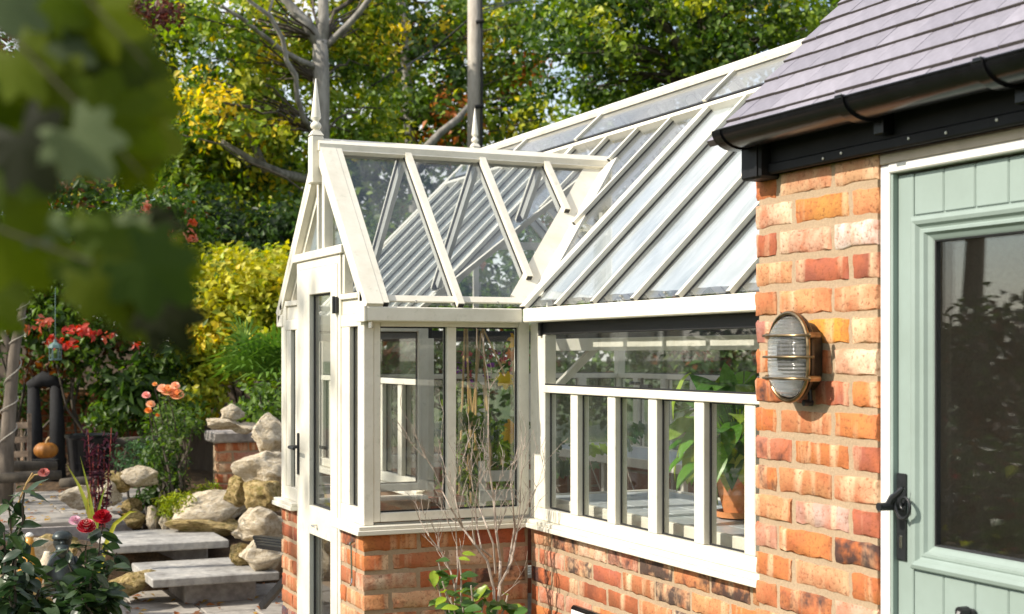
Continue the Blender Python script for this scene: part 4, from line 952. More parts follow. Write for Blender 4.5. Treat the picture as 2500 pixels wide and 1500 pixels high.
def rock_mesh(v, mat):
    if (v, mat) in RC: return RC[(v, mat)]
    bm = bmesh.new(); bmesh.ops.create_icosphere(bm, subdivisions=4, radius=1); q = random.Random(v*13+1); off = Vector((q.uniform(0,50), q.uniform(0,50), q.uniform(0,50)))
    planes = [(Vector((q.gauss(0,1), q.gauss(0,1), q.gauss(0,1))).normalized(), q.uniform(.45,.8)) for _ in range(13)]
    for vtx in bm.verts:
        p = vtx.co.copy()
        for nrm, dd in planes:
            e = p.dot(nrm)-dd
            if e > 0: p -= nrm*e*.9
        p += p.normalized()*(mathutils.noise.fractal(p*1.7+off, 1, 2, 5)*.16+mathutils.noise.fractal(p*6+off, 1, 2, 3)*.03); vtx.co = p
    me = bpy.data.meshes.new('rock'); bm.to_mesh(me); bm.free(); me.shade_smooth(); me.set_sharp_from_angle(angle=R(38)); me.materials.append(M[mat]); RC[(v, mat)] = me; return me
GR = 'rocks of the garden rockery'
def rock(px, py, d, w_, h_, label, mat='rock', v=None, dep=None, rot=None):
    o = link('rock', rock_mesh(rnd.randrange(7) if v is None else v, mat)); o.location = at(px, py, d); k = d/3500*.62
    o.scale = (w_*k, (dep or w_*.8)*k, h_*k); o.rotation_euler = (rnd.uniform(-.15,.15), rnd.uniform(-.15,.15), rot if rot is not None else rnd.uniform(-.4,.4)); return tag(o, label, 'rock', GR)
rock(655,1062,9.55,112,96,'square pale boulder topping the stack beside the porch', v=1)
rock(640,1138,9.35,132,98,'large whitish boulder second from the top of the stack beside the porch', v=2)
rock(592,1200,9.5,85,80,'mossy boulder wedged under the whitish boulder beside the brick bed', 'rockmoss', 3)
rock(655,1215,9.25,110,105,'brown boulder low in the stack against the porch', 'rockmoss', 4)
rock(520,1240,9.9,190,85,'long pale boulder sloping beside the bright spurge', v=5, rot=.2)
rock(645,1275,8.95,140,80,'cream boulder sunlit behind the black bench end', v=6)
rock(610,1302,8.95,120,44,'flat cream rock behind the upper stone step', v=0)
rock(640,1350,8.75,150,75,'pale rock beside the lower stone step', v=1)
rock(500,1280,9.75,180,52,'yellow mossy rock in the dry cascade', 'rockmoss', 2)
rock(590,1352,8.9,80,60,'small tan rock between the two stone steps', 'rockmoss', 6)
rock(565,1012,10.0,70,40,'jagged white stone on top of the brick bed', v=3)
rock(548,1036,10.0,95,34,'flat cream stone on the coping of the brick bed', v=4)
rock(595,1042,10.0,70,30,'grey stone at the right end of the coping', v=2)
rock(338,1165,9.9,85,52,'pale stone below the blue-green shrub', v=5)
rock(375,1262,9.85,44,66,'upright grey stone left of the spurge', v=6)
rock(404,1275,9.8,46,40,'small cream stone below the spurge', v=1)
rock(440,1278,9.8,62,40,'rounded cream stone under the long boulder', v=0)
rock(330,1266,9.85,66,42,'mossy stone left of the upright grey stone', 'rockmoss', 1)
rock(322,1236,10.0,46,40,'tan stone behind the mossy stone', 'rockmoss', 5)
rock(190,1208,9.8,85,60,'white stone behind the iris blades', v=2)
rock(265,1210,9.8,70,60,'white stone behind the dark lobelia', v=3)
rock(290,1180,9.9,80,70,'dark stone behind the dark lobelia', 'rockmoss', 4)
rock(110,1345,8.2,170,110,'tan rock behind the gnome', 'rockmoss', 2)
rock(55,1375,7.9,150,110,'cream rock behind the orange gourd', v=5)
rock(205,1400,8.0,120,90,'cream rock under the gnome', v=6)
rock(318,1422,8.6,120,64,'tan rock under the left end of the lower step', 'rockmoss', 0)
rock(30,1470,7.6,200,110,'yellow-brown rock at the bottom left behind the dahlia leaves', 'rockmoss', 1)
# stone steps
def step(label, x0, x1, y0, y1, z, th=.05):
    t = empty('stone_step', ((x0+x1)/2, (y0+y1)/2, z-th), label, 'step', 'stone slab steps'); mb = MB().box(x0, x1, y0, y1, z-th, z, .006); mb.build('slab', 'slab', t)
    MB().box(x0+.22, x1-.1, y0+.16, y1-.05, -.02, z-th, .01).build('riser', 'capstone', t)
step('lower grey stone slab step above the patio', -.915, -.165, 3.23, 3.96, .2)
step('upper grey stone slab step leading to the terrace', -1.04, -.30, 3.97, 4.72, .31)
# raised brick bed
rbd = empty('raised_brick_bed', (.1,5.1,0), 'low raised bed of orange brick with grey coping behind the rocks', 'planter')
BY0 = 4.98; cor = MB().box(-.14, .9, BY0+.008, BY0+.2, 0, .875, 0).build('mortar', 'mortar', rbd)
for i in range(12):
    p = -.15+(0 if i % 2 else 0); seq = [.215]*5 if i % 2 else [.1025]+[.215]*5
    for ln in seq:
        e = min(p+ln, .9)
        if e-p > .04: brick(cor, 'Y', p, e, BY0, i*CH-.02+J/2, pal=PALW)
        p = e+J
for k in range(2): MB().box(-.19+k*.56, .355+k*.56, BY0-.045, BY0+.27, .872, .95, .012).build('coping_stone', 'capstone', rbd)
shrub('bed_planting', 'dark leafy plants growing in the raised brick bed', field(600,760,960,1030,10.6,11.6,10,.14,.24), 1500, [(DGREEN,4),(GREEN,3)], .07, gp(650,11))
# black slatted bench end beside the porch
bn = empty('garden_bench', (-.12,3.9,0), 'black metal bench end beside the porch wall', 'bench')
bz = atz(650,1322,.42); 
for k in range(4): MB().bar(at(628+k*3,1312+k*7,7.9-k*.1), at(760+k*3,1330+k*7,7.5-k*.1), .055, .022).build('slat', 'blackm', bn)
MB().bar(at(640,1482,7.9), at(715,1395,7.7), .035, .035).build('leg', 'blackm', bn)

# ================================================================== SINGLE LEAVES
def ovate(wd, curl, fold, wave, seed, n=8, ex=.8):
    q = random.Random(seed); vs = []; fs = []
    for i in range(n+1):
        t = i/n; hw = wd*.5*max(0, math.sin(math.pi*t**ex))**.85+(.0 if 0 < i < n else .002); zc = -curl*t*t; yo = wave*math.sin(t*7+seed)
        for s_ in (-1, -.5, 0, .5, 1): vs.append((t*(1-curl*.25*t), s_*hw+yo*.3, zc+abs(s_)*fold*hw*2+(wave*math.sin(t*11+s_*3+seed)*abs(s_))))
    for i in range(n):
        for k in range(4): a = i*5+k; fs.append((a, a+5, a+6, a+1))
    return MB().add(vs, fs).mesh('leaf', ['bigleaf'], True)
def lobed(seed, curl=.15):
    q = random.Random(seed); tips = [(-2.3,.55),(-1.5,.70),(-.72,.86),(0,1.0),(.72,.86),(1.5,.70),(2.3,.55)]; pts = []
    for k, (a, r) in enumerate(tips):
        pts += [(a-.2, r*.86), (a, r*q.uniform(.95,1.06)), (a+.2, r*.86)]
        if k < 6: b = (a+tips[k+1][0])/2; pts.append((b, min(r, tips[k+1][1])*.76))
    vs = [(.0,0,0)]+[(.25*math.cos(a)*r, .25*math.sin(a)*r, -.01) for a, r in pts]+[(math.cos(a)*r*.72, math.sin(a)*r*.72, -curl*(r**2)+q.uniform(-.03,.03)) for a, r in pts]
    n = len(pts); fs = [(0, 1+i, 2+i) for i in range(n-1)]+[(1+i, 1+n+i, 2+n+i, 2+i) for i in range(n-1)]
    return MB().add(vs, fs).mesh('leaf', ['bigleaf'], True)
LV = {'lily': [ovate(.44,.5,.05,.02,k) for k in range(4)], 'oval': [ovate(.52,.15,.10,.015,k+9) for k in range(4)], 'lance': [ovate(.24,.25,.08,.01,k+20) for k in range(3)],
      'heart': [ovate(.75,.3,.06,.03,k+30, 8, .6) for k in range(4)], 'lobed': [lobed(k) for k in range(5)], 'petal': [ovate(.5,-.5,.12,.01,k+40, 4) for k in range(2)]}
FGM = {}
def put_leaf(parent, kind, p, d, size, col, upv=(0,0,1), roll=0, name='leaf', mat=None):
    d = Vector(d).normalized(); u = Vector(upv); s_ = u.cross(d)
    if s_.length < .05: s_ = Vector((0,1,0)).cross(d)
    s_.normalize(); u = d.cross(s_); m_ = Matrix((d, s_, u)).transposed().to_4x4() @ Matrix.Rotation(roll, 4, 'X')
    me = rnd.choice(LV[kind])
    if mat:
        if me.name not in FGM: FGM[me.name] = me.copy(); FGM[me.name].materials.clear(); FGM[me.name].materials.append(M[mat])
        me = FGM[me.name]
    o = link(name, me, None, parent); o.location = p; o.rotation_euler = m_.to_euler(); o.scale = (size,)*3
    k = rnd.uniform(.75, 1.3); o.color = (col[0]*k, col[1]*k, col[2]*k, 1); return o
def rv(a=1): return Vector((rnd.uniform(-a,a), rnd.uniform(-a,a), rnd.uniform(-a,a)))

# ================================================================== FLOWERS AND BORDER PLANTS
def rosette(parent, c, r, col, tip=None, layers=4, name='flower', look=None):
    """ball of cupped petals joined into one bloom"""
    mb = MB(); q = rnd; look = (look or (CAM-Vector(c)).normalized()*.5+Vector((0,0,.7))).normalized(); a = look.orthogonal().normalized(); b = look.cross(a)
    for l in range(layers):
        n = 6+3*(layers-l); el = R(78-78*(l/(layers-1 or 1))*1.0)
        for k in range(n):
            t = 2*math.pi*(k+.5*(l % 2))/n+q.uniform(-.1,.1); o = (a*math.cos(t)+b*math.sin(t)); d = (o*math.cos(R(90)-el)+look*math.sin(R(90)-el)).normalized() if False else (o*math.sin(el)+look*math.cos(el)).normalized()
            s_ = look.cross(o).normalized(); w_ = r*(.5 if layers < 5 else .32); base = Vector(c)+d*r*.25; mid = Vector(c)+d*r*.75; top = Vector(c)+d*r*1.02+look*r*.05
            mb.add([base-s_*w_*.2, base+s_*w_*.2, mid+s_*w_*.5, mid-s_*w_*.5, top+s_*w_*.28, top-s_*w_*.28], [(0,1,2,3),(3,2,4,5)])
    o = mb.build(name, 'petal', parent); o.color = (*col, 1)
    if tip:
        mb2 = MB()
        for v in range(0, len(mb.v), 6): 
            p4, p5, p2, p3 = (Vector(mb.v[v+i]) for i in (4,5,2,3)); out = ((p4+p5)/2-Vector(c)).normalized()*r*.02
            mb2.add([p3.lerp(p5,.55)+out, p2.lerp(p4,.55)+out, p4+out*1.5, p5+out*1.5], [(0,1,2,3)])
        t_ = mb2.build('petal_tips', 'petal', o); t_.color = (*tip, 1)
    return o
# rose bush with peach flowers
cl = field(360,470,1000,1180,9.9,10.4,26,.09,.17)+field(400,440,950,1010,9.9,10.2,5,.06,.1)
ro = shrub('rose_bush', 'tall rose bush with peach and apricot blooms', cl, 2600, [(DGREEN,4),(GREEN,4),((.12,.16,.06),2)], .045, gp(420,10.1), stems=14)
for px, py, r_, c in ((410,958,24,(.86,.50,.27)),(432,968,24,(.9,.52,.28)),(396,952,18,(.9,.64,.48)),(428,945,16,(.9,.58,.4)),(357,968,15,(.88,.52,.47)),(368,990,16,(.9,.62,.4)),(362,1005,13,(.8,.36,.1)),(378,940,9,(.85,.5,.2)),(385,1015,8,(.75,.3,.06))):
    rosette(ro, at(px,py,9.95), r_*.74*9.95/3500, c)
for px, py, pt in ((410,958,1060),(396,952,1080),(357,968,1100),(368,990,1090),(378,940,1050)): MB().tube([at(px,py+8,9.97), at(px+12,(py+pt)/2,10), at(px+22,pt,10.05)], .004, 5).build('stem', 'darkbark', ro)
# bright spurge
sp = shrub('spurge', 'bright lime-green spurge mound among the rocks', field(395,470,1215,1262,9.75,9.95,18,.06,.11)+field(470,545,1192,1218,10.0,10.3,9,.05,.09), 9000, [((.30,.36,.02),4),((.2,.28,.02),3),((.38,.38,.03),2)], .04, gp(430,10.0), asp=.25, stems=0)
shrub('blue_green_shrub', 'feathery blue-green shrub behind the pale stone', field(300,420,1085,1150,10.3,10.8,12,.08,.15), 5000, [((.07,.14,.06),4),((.1,.18,.07),3)], .05, gp(350,10.5), asp=.3)
shrub('dark_border_plant', 'dark leafy plant at the foot of the rose bush', field(350,470,1160,1230,10.15,10.4,14,.07,.12), 4000, [(DGREEN,5),(GREEN,2)], .05, gp(400,9.8))
# dark lobelia spikes
lb = empty('lobelia', gp(245,8.6), 'dark purple lobelia with tall red stems', 'plant')
mb = MB(); P_, N_ = [], []
for px, top, bx in ((215,1050,228),(240,1085,240),(272,1045,255),(255,1100,248),(226,1100,235)):
    a, b_ = at(bx,1290,8.6), at(px,top,8.55); limb(mb, a, b_, .006, .003, 0, 5, .02)
    for k in range(70): t = rnd.random(); q = a.lerp(b_, t); P_.append(q+Vector((rnd.gauss(0,.02),rnd.gauss(0,.02),rnd.gauss(0,.01)))); N_.append(rv()+Vector((0,0,.6)))
mb.build('stems', 'redstem', lb)
leaves('foliage', np.array(P_), np.array(N_), .05, np.array([(.05,.015,.025)]*len(P_))*G.uniform(.5,1.8,(len(P_),1)), .3, lb)
# iris blades
ir = empty('iris', gp(240,7.6), 'iris with long yellow-green blades beside the red dahlias', 'plant')
def ribbon(parent, pts, w_, col, name='blade'):
    pts = [Vector(p) for p in pts]; vs = []; fs = []; n = len(pts)
    for i, p in enumerate(pts):
        d = (pts[min(i+1,n-1)]-pts[max(i-1,0)]).normalized(); s_ = d.cross(FW).normalized()*w_*.5*(1-(i/(n-1))**2.2*.95); vs += [p-s_, p+FW*w_*.12, p+s_]
    for i in range(n-1): fs += [(i*3,i*3+1,i*3+4,i*3+3),(i*3+1,i*3+2,i*3+5,i*3+4)]
    o = MB().add(vs, fs).build(name, 'bigleaf', parent, smooth=True); o.color = (*col, 1); return o
ribbon(ir, [at(228,1290,7.5), at(212,1235,7.5), at(195,1190,7.5), at(163,1135,7.5)], .026, (.34,.36,.05))
ribbon(ir, [at(232,1290,7.5), at(222,1230,7.5), at(212,1180,7.5), at(196,1115,7.5)], .018, (.26,.3,.04))
ribbon(ir, [at(236,1290,7.6), at(242,1240,7.6), at(250,1210,7.6), at(262,1178,7.6)], .015, (.2,.27,.04))
ribbon(ir, [at(240,1400,7.3), at(258,1330,7.3), at(280,1280,7.3), at(318,1250,7.3), at(335,1250,7.3)], .026, (.42,.42,.05))
ribbon(ir, [at(225,1300,7.5), at(216,1260,7.5), at(214,1220,7.5), at(222,1180,7.5)], .014, (.36,.3,.05))
# dahlias
def dahlia(name, label, base, top, stems, nleaf, size, spread, cols, d0):
    t = empty(name, base, label, 'plant'); mb = MB()
    for (px0, py0, px1, py1, d) in stems:
        a, b_ = at(px0,py0,d), at(px1,py1,d); pts = limb(mb, a, b_, .006, .003, .02, 6, .05, 9)
        for k in range(nleaf):
            i = rnd.randrange(len(pts)); o = rv(); o.z *= .5; put_leaf(t, 'oval', pts[i]+rv(.02), o+Vector((0,0,-.15)), size*rnd.uniform(.6,1.15), rnd.choice(cols), Vector((rnd.gauss(0,.4),rnd.gauss(0,.4),1)))
    mb.build('stems', 'darkbark', t); return t
DC = [(.022,.045,.018),(.03,.06,.02),(.018,.038,.016),(.045,.08,.025)]
dh_ = dahlia('dahlia', 'dark-leaved dahlia with two red pompom blooms', atz(210,1500,.1)*1.0, 0, [(210,1520,250,1290,5.9),(200,1520,212,1320,5.8),(190,1520,165,1340,5.8),(220,1520,262,1380,5.7),(180,1520,140,1420,5.7),(230,1520,285,1350,5.9),(205,1520,225,1400,5.6),(170,1520,190,1430,5.6),(240,1530,200,1460,5.5),(150,1530,110,1470,5.6),(250,1530,270,1450,5.6)], 26, .10, 1, DC, 5.8)
RD, RT_ = (.42,.012,.03), (.85,.62,.58)
rosette(dh_, at(250,1268,5.9), .038, RD, (.55,.05,.06), 6); rosette(dh_, at(211,1291,5.8), .038, RD, RT_, 6); rosette(dh_, at(183,1275,5.85), .026, (.72,.5,.58), None, 4); rosette(dh_, at(232,1128,5.9) if False else at(110,1155,5.6), .018, (.5,.12,.1), None, 3)
dahlia('dahlia', 'dark-leaved dahlia without blooms at the lower left corner', atz(40,1500,.1), 0, [(20,1530,60,1200,4.8),(40,1530,20,1230,4.8),(60,1530,75,1330,4.9),(10,1530,10,1300,4.7),(80,1530,60,1400,4.8),(30,1530,40,1360,4.6),(70,1530,95,1440,4.8),(0,1530,-20,1350,4.7),(50,1540,20,1450,4.6)], 26, .085, 1, DC, 4.8)
mb = MB(); bt_ = empty('dahlia', atz(70,1480,.1), 'tall bare dahlia stem with a spent bud at far left', 'plant'); mb.tube([at(20,1330,5), at(40,1240,5), at(65,1180,5), at(80,1155,5)], .003, 6); mb.tube([at(65,1180,5), at(84,1160,5), at(100,1158,5)], .003, 6); mb.build('stem', 'cane', bt_)
rosette(bt_, at(106,1158,5), .02, (.45,.16,.14), None, 3)
for k in range(10): put_leaf(bt_, 'oval', at(20+k*5,1320-k*15,5), rv()+Vector((0,0,-.1)), .055, rnd.choice(DC))
# ================================================================== GARDEN ORNAMENTS
gn = empty('garden_gnome', at(165,1420,7.3), 'dark bronze garden gnome statue half hidden by the dahlia', 'statue')
gc = at(152,1322,7.3)
M['bronze'] = simple('dark_bronze', (.035,.045,.045), .38, .35, 30, .4, .2)
hd_ = MB(); hd_.lathe([(.0,-.05),(.03,-.045),(.043,-.02),(.045,.0),(.042,.02),(.03,.038),(.0,.045)], gc, 16); hd_.build('head', 'bronze', gn, smooth=True)
MB().lathe([(.050,.012),(.052,.02),(.046,.035),(.03,.05),(.0,.056)], gc, 16).build('cap', 'bronze', gn, smooth=True)
tw = (CAM-gc).normalized(); fr_ = Vector((tw.x,tw.y,0)).normalized(); rt = fr_.cross(Vector((0,0,1)))
MB().tube([gc+fr_*.035, gc+fr_*.058+Vector((0,0,-.008))], [.012,.010], 8).build('nose', 'bronze', gn, smooth=True)
for s_ in (-1,1): MB().lathe([(0,-.006),(.006,0),(0,.006)], gc+fr_*.040+rt*s_*.017+Vector((0,0,.008)), 8).build('eye', 'bronze', gn); MB().tube([gc+fr_*.042+rt*s_*.03+Vector((0,0,.018)), gc+fr_*.046+rt*s_*.008+Vector((0,0,.016))], .004, 6).build('brow', 'bronze', gn)
MB().tube([gc+fr_*.038+Vector((0,0,-.02)), gc+fr_*.05+Vector((0,0,-.05)), gc+fr_*.04+Vector((0,0,-.10))], [.034,.032,.006], 10).build('beard', 'bronze', gn, smooth=True)
MB().lathe([(.085,-.26),(.09,-.2),(.078,-.12),(.055,-.07),(.03,-.04)], gc, 16).build('body', 'bronze', gn, smooth=True)
ar = MB().tube([gc+rt*(-.055)+Vector((0,0,-.09)), gc+rt*(-.085)+fr_*.04+Vector((0,0,-.14)), gc+rt*(-.10)+fr_*.09+Vector((0,0,-.135))], [.022,.02,.014], 8)
for k in range(4): ar.tube([gc+rt*(-.10+.009*k)+fr_*.09+Vector((0,0,-.135)), gc+rt*(-.112+.010*k)+fr_*.118+Vector((0,0,-.142))], [.006,.004], 6)
ar.build('arm', 'bronze', gn, smooth=True)
gd = empty('bottle_gourd', at(75,1435,7.2), 'orange bottle-shaped gourd with a white tip standing beside the gnome', 'gourd')
M['gourd'] = simple('gourd_skin', (.55,.26,.03), .35, 0, 8, .25)
go = MB().lathe([(.02,0),(.055,.01),(.065,.05),(.06,.09),(.042,.13),(.026,.18),(.021,.23),(.019,.265)], at(72,1440,7.2), 18).build('body', 'gourd', gd, smooth=True)
MB().lathe([(.019,.2655),(.02,.275),(.012,.285),(.0,.288)], at(72,1440,7.2), 14).build('tip', 'upvc', gd, smooth=True)
g2 = empty('bottle_gourd', at(108,1445,7.5), 'pale two-tone gourd leaning behind the orange gourd', 'gourd')
g2o = MB().lathe([(.03,0),(.07,.03),(.072,.08),(.05,.13),(.025,.17),(.015,.2)], at(115,1440,7.5), 16).build('body', 'rock', g2, smooth=True)
pk = empty('pumpkin', at(110,1125,12.2), 'round orange pumpkin in front of the black ornament', 'pumpkin')
mb = MB(); c = at(112,1100,12.2); vs = []; fs = []
for i in range(13):
    a = math.pi*i/12
    for k in range(40): t = 2*math.pi*k/40; r_ = .095*math.sin(a)*(1+.07*abs(math.cos(t*5))); vs.append(c+Vector((r_*math.cos(t), r_*math.sin(t), -.075*math.cos(a)*(1-.25*math.exp(-((math.sin(a))/.3)**2)))))
for i in range(12):
    for k in range(40): fs.append((i*40+k, i*40+(k+1)%40, (i+1)*40+(k+1)%40, (i+1)*40+k))
M['pumpkin'] = simple('pumpkin_skin', (.34,.13,.015), .55, 0, 10, .2); mb.add(vs, fs).build('body', 'pumpkin', pk, smooth=True); MB().tube([c+Vector((0,0,.05)), c+Vector((.01,0,.09)), c+Vector((.03,0,.11))], [.014,.01,.012], 7).build('stalk', 'cane', pk)
bo = empty('black_ornament', gp(105,12.8), 'tall black iron garden arch behind the pumpkin', 'ornament')
M['soot'] = simple('soot_black_iron', (.008,.008,.009), .85, 0, 30, .4, .3)
for px in (85,140): MB().tube([gp(px,12.8), at(px,1050,12.8), at(px-4,940,12.8)], [.075,.07,.05], 10).build('post', 'soot', bo, smooth=True)
MB().tube([at(72,945,12.8), at(105,925,12.8), at(150,940,12.8)], [.05,.07,.05], 10).build('crossbar', 'soot', bo, smooth=True); MB().bar(at(80,1128,12.8), at(150,1128,12.8), .3, .06).build('base', 'soot', bo)
pt_ = empty('planter', gp(215,11.2), 'black tub planter behind the lobelia', 'planter')
pb = at(222,1165,11.2); MB().lathe([(.15,-.02),(.19,.30),(.20,.31),(.20,.335),(.175,.335),(.17,.30)], (pb.x,pb.y,pb.z), 20).build('tub', 'blackp', pt_, auto=40); MB().lathe([(.0,.29),(.172,.295)], (pb.x,pb.y,pb.z), 20).build('soil', 'soil', pt_)
M['oldbark'] = bark_mat('brown_bark', (.07,.055,.04), (.22,.18,.14))
tk = empty('rope_wound_trunk', gp(30,11), 'pale trunk wound with white rope at the left edge', 'tree')
tpts = [gp(10,11), at(15,1100,11), at(25,980,11), at(35,860,11), at(50,780,11), at(58,735,11)]
MB().tube(tpts, [.065,.058,.05,.042,.034,.024], 12).build('trunk', 'oldbark', tk, smooth=True)
MB().tube([at(30,860,11), at(10,820,11), at(-30,760,11)], [.03,.024,.015], 8).build('limb', 'oldbark', tk, smooth=True)
rp = []
for i in range(150):
    t = i/149*4.999; k = int(t); q = Vector(tpts[k]).lerp(Vector(tpts[k+1]), t-k); r_ = [.065,.058,.05,.042,.034,.024][k]+.006; a = i*.30+.8*math.sin(i*.11); rp.append(q+Vector((math.cos(a)*r_, math.sin(a)*r_, 0)))
M['rope'] = simple('old_rope', (.42,.39,.33), .9)
MB().tube(rp, .0045, 5).build('rope', 'rope', tk)
lt = empty('garden_lantern', at(135,905,11.8), 'teal hanging lantern above the black ornament', 'lantern')
M['teal'] = simple('teal_metal', (.10,.17,.16), .5, 0, 20, .2)
lc_ = at(135,880,11.8); MB().lathe([(.05,0),(.05,.012),(.012,.014)], lc_, 6).build('base', 'teal', lt); MB().lathe([(.06,.10),(.05,.125),(.015,.15),(.012,.17)], lc_, 6).build('roof', 'teal', lt)
for k in range(6): a = math.pi/3*k; MB().tube([lc_+Vector((.046*math.cos(a),.046*math.sin(a),.01)), lc_+Vector((.046*math.cos(a),.046*math.sin(a),.105))], .005, 5).build('bar', 'teal', lt)
MB().lathe([(.035,.012),(.035,.1)], lc_, 6).build('glass', 'glass', lt); MB().tube([lc_+Vector((0,0,.17)), lc_+Vector((.0,.0,.6))], .003, 5).build('hanging_wire', 'teal', lt)
cr = empty('wooden_crate', gp(50,11.8), 'slatted wooden crate rack beside the rope-wound trunk', 'crate')
for k, y in enumerate((1040,1075,1110)): MB().bar(at(30,y,11.8), at(72,y-2,11.8), .02, .05).build('slat', 'wood', cr)
for px in (30,72): MB().bar(at(px,1140,11.8), at(px,1010,11.8), .03, .03, (1,0,0)).build('upright', 'wood', cr)
gwl = empty('garden_wall', gp(190,13.8), 'weathered brick garden wall behind the black ornament', 'wall')
w0 = gp(60,13.9); gco = MB().box(-.02, 1.3, .008, .2, 0, 1.16, 0).build('mortar', 'mortar', gwl); gco.location = w0
for i in range(15):
    p = 0 if i % 2 else -.11
    while p < 1.25: brick(gco, 'Y', w0.x+max(p,-.02), w0.x+min(p+.215,1.29), w0.y, .01+i*CH, pal=PALR, burnt=0); p += .227
for k, (a, b_, r_) in enumerate((((245,1085,11.3),(400,1072,11.6),.035),((-20,1170,10.8),(150,1160,11.0),.04),((150,1180,10.9),(250,1172,10.8),.035),((-30,1140,11.4),(140,1138,11.6),.04))):
    o = MB().tube([at(*a), at(*[(x+y)/2 for x, y in zip(a, b_)]), at(*b_)], [r_,r_*1.1,r_*.9], 9).build('border_log', 'darkbark', None, smooth=True)
    tag(o, ['mossy log edging the bed behind the rose bush','dark log edging the terrace at far left','short dark log beside the black planter','dark log below the wooden crate'][k], 'log', 'logs edging the beds')
# fallen leaves
fl = []
for k in range(420):
    if k < 150: p = Vector((rnd.uniform(-2.2,-.6), rnd.uniform(5.0,7.3), tz+.012))
    elif k < 260: p = Vector((rnd.uniform(-1.4,.4), rnd.uniform(2.6,4.0), .03))
    else: x, y = rnd.uniform(-2.4,.3), rnd.uniform(7.4,9.5); p = Vector((x, y, bed_h(x, y)+.02))
    fl.append(p)
n = len(fl); tag(leaves('fallen_leaves', np.array(fl), np.tile([0,0,1.],(n,1))+G.normal(size=(n,3))*.15, .05, pick([((.45,.28,.05),3),((.35,.12,.03),2),((.25,.12,.06),2)], n), .6), 'scattered fallen autumn leaves on the paving', kind='stuff')

# ================================================================== SHRUBS AGAINST THE GREENHOUSE
ts = empty('twiggy_shrub', gp(1215,5.5), 'bare pale twiggy shrub in front of the porch wall', 'shrub')
mb = MB()
def twig(pts, r0, r1, kids=3, lv=0):
    pts = [Vector(p) for p in pts]; n = len(pts); mb.tube(pts, [(r0+(r1-r0)*i/(n-1))*.9 for i in range(n)], 6)
    for k in range(kids):
        i = rnd.randrange(max(1, n//3), n); p = pts[i]; d = (pts[i]-pts[i-1]).normalized(); o = (d+rv(.55)*Vector((1,.5,.6)) if False else d+Vector((rnd.uniform(-.7,.7), rnd.uniform(-.25,.25), rnd.uniform(-.1,.5)))).normalized(); L_ = rnd.uniform(.05,.16)*(1 if lv == 0 else .6)
        q = [p]; 
        for s_ in range(4): o = (o+rv(.22)+Vector((0,0,.08))).normalized(); q.append(q[-1]+o*L_/4)
        twig(q, max(.0012, r0*.32), .0007, 2 if lv == 0 else (1 if lv == 1 else 0), lv+1)
D = 5.45
def tw_(l, d=D): return [at(x, y, d+.03*math.sin(x*.05+y*.03)) for x, y in l]
twig([at(1208,1700,5.53)]+tw_([(1212,1500),(1220,1440),(1222,1370),(1212,1300),(1205,1220),(1196,1150),(1192,1080),(1192,1010),(1195,950)]), .009, .0012, 8)
twig([at(1208,1700,5.53)]+tw_([(1208,1500),(1206,1440),(1190,1370),(1160,1330),(1130,1290),(1100,1240),(1080,1200),(1060,1150),(1040,1120)], 5.43), .008, .001, 6)
twig(tw_([(1215,1440),(1240,1390),(1250,1330),(1256,1290),(1252,1230),(1246,1170),(1250,1140),(1268,1090)], 5.48), .006, .001, 5)
twig(tw_([(1220,1430),(1235,1400),(1250,1370),(1262,1300),(1270,1230),(1272,1160),(1275,1100)], 5.41), .006, .001, 5)
twig(tw_([(1210,1400),(1205,1330),(1190,1290),(1170,1240),(1155,1200),(1150,1160),(1130,1120)], 5.38), .005, .001, 5)
twig(tw_([(1130,1290),(1118,1250),(1108,1200),(1090,1160),(1068,1120)], 5.43), .004, .001, 5)
twig(tw_([(1200,1360),(1175,1340),(1165,1290),(1160,1240),(1165,1190),(1172,1150)], 5.45), .0045, .001, 6)
twig([at(1110,1600,5.43)]+tw_([(1112,1440),(1100,1395),(1078,1350),(1048,1310),(1025,1270),(1012,1235)], 5.38), .005, .001, 6)
twig(tw_([(1112,1440),(1118,1395),(1115,1330),(1112,1270),(1105,1230)], 5.38), .004, .001, 4)
twig(tw_([(1225,1455),(1250,1435),(1270,1418)], 5.43), .0025, .0008, 1)
twig(tw_([(1240,1400),(1262,1300),(1285,1240),(1310,1190),(1330,1165)], 5.45), .003, .0008, 4)
mb.build('branches', 'twig', ts)
put_leaf(ts, 'oval', at(1120,1108,5.43), Vector((1,0,-.3)), .03, (.25,.02,.02))
lp_ = empty('leafy_shrub', at(1130,1700,5.30), 'glossy green leafy shrub below the bare twigs', 'shrub')
mb = MB()
for px, py, d in ((1120,1360,5.30),(1070,1370,5.35),(1080,1420,5.25),(1150,1430,5.25),(1180,1470,5.30),(1240,1450,5.30),(1280,1480,5.30),(1100,1460,5.20),(1130,1480,5.20),(1060,1400,5.30),(1200,1490,5.25)):
    a = at(1160,1750,5.35); b_ = at(px, py, d); pts = limb(mb, a, b_, .007, .003, .02, 6, .06, 9)
    for k in range(13):
        i = rnd.randrange(4, len(pts)); o = Vector((rnd.uniform(-1,1), rnd.uniform(-1,.3), rnd.uniform(-.25,.55)))
        c_ = rnd.choice([(.055,.12,.025),(.10,.2,.03),(.26,.36,.03),(.07,.15,.03)]); put_leaf(lp_, 'oval', pts[i]+rv(.012), o, rnd.uniform(.045,.085), c_, Vector((rnd.gauss(0,.4), -.5, 1)))
mb.build('stems', 'twig', lp_)
wl_ = empty('wall_light', (-.02,-.62,.55), 'small white square fitting with a dark rim low on the dwarf wall', 'wall light')
MB().box(-.03, -.003, -.70, -.42, .36, .574, .02).build('rim', 'blackp', wl_); MB().box(-.034, -.0301, -.685, -.435, .375, .560, .0015).build('panel', 'upvc', wl_)

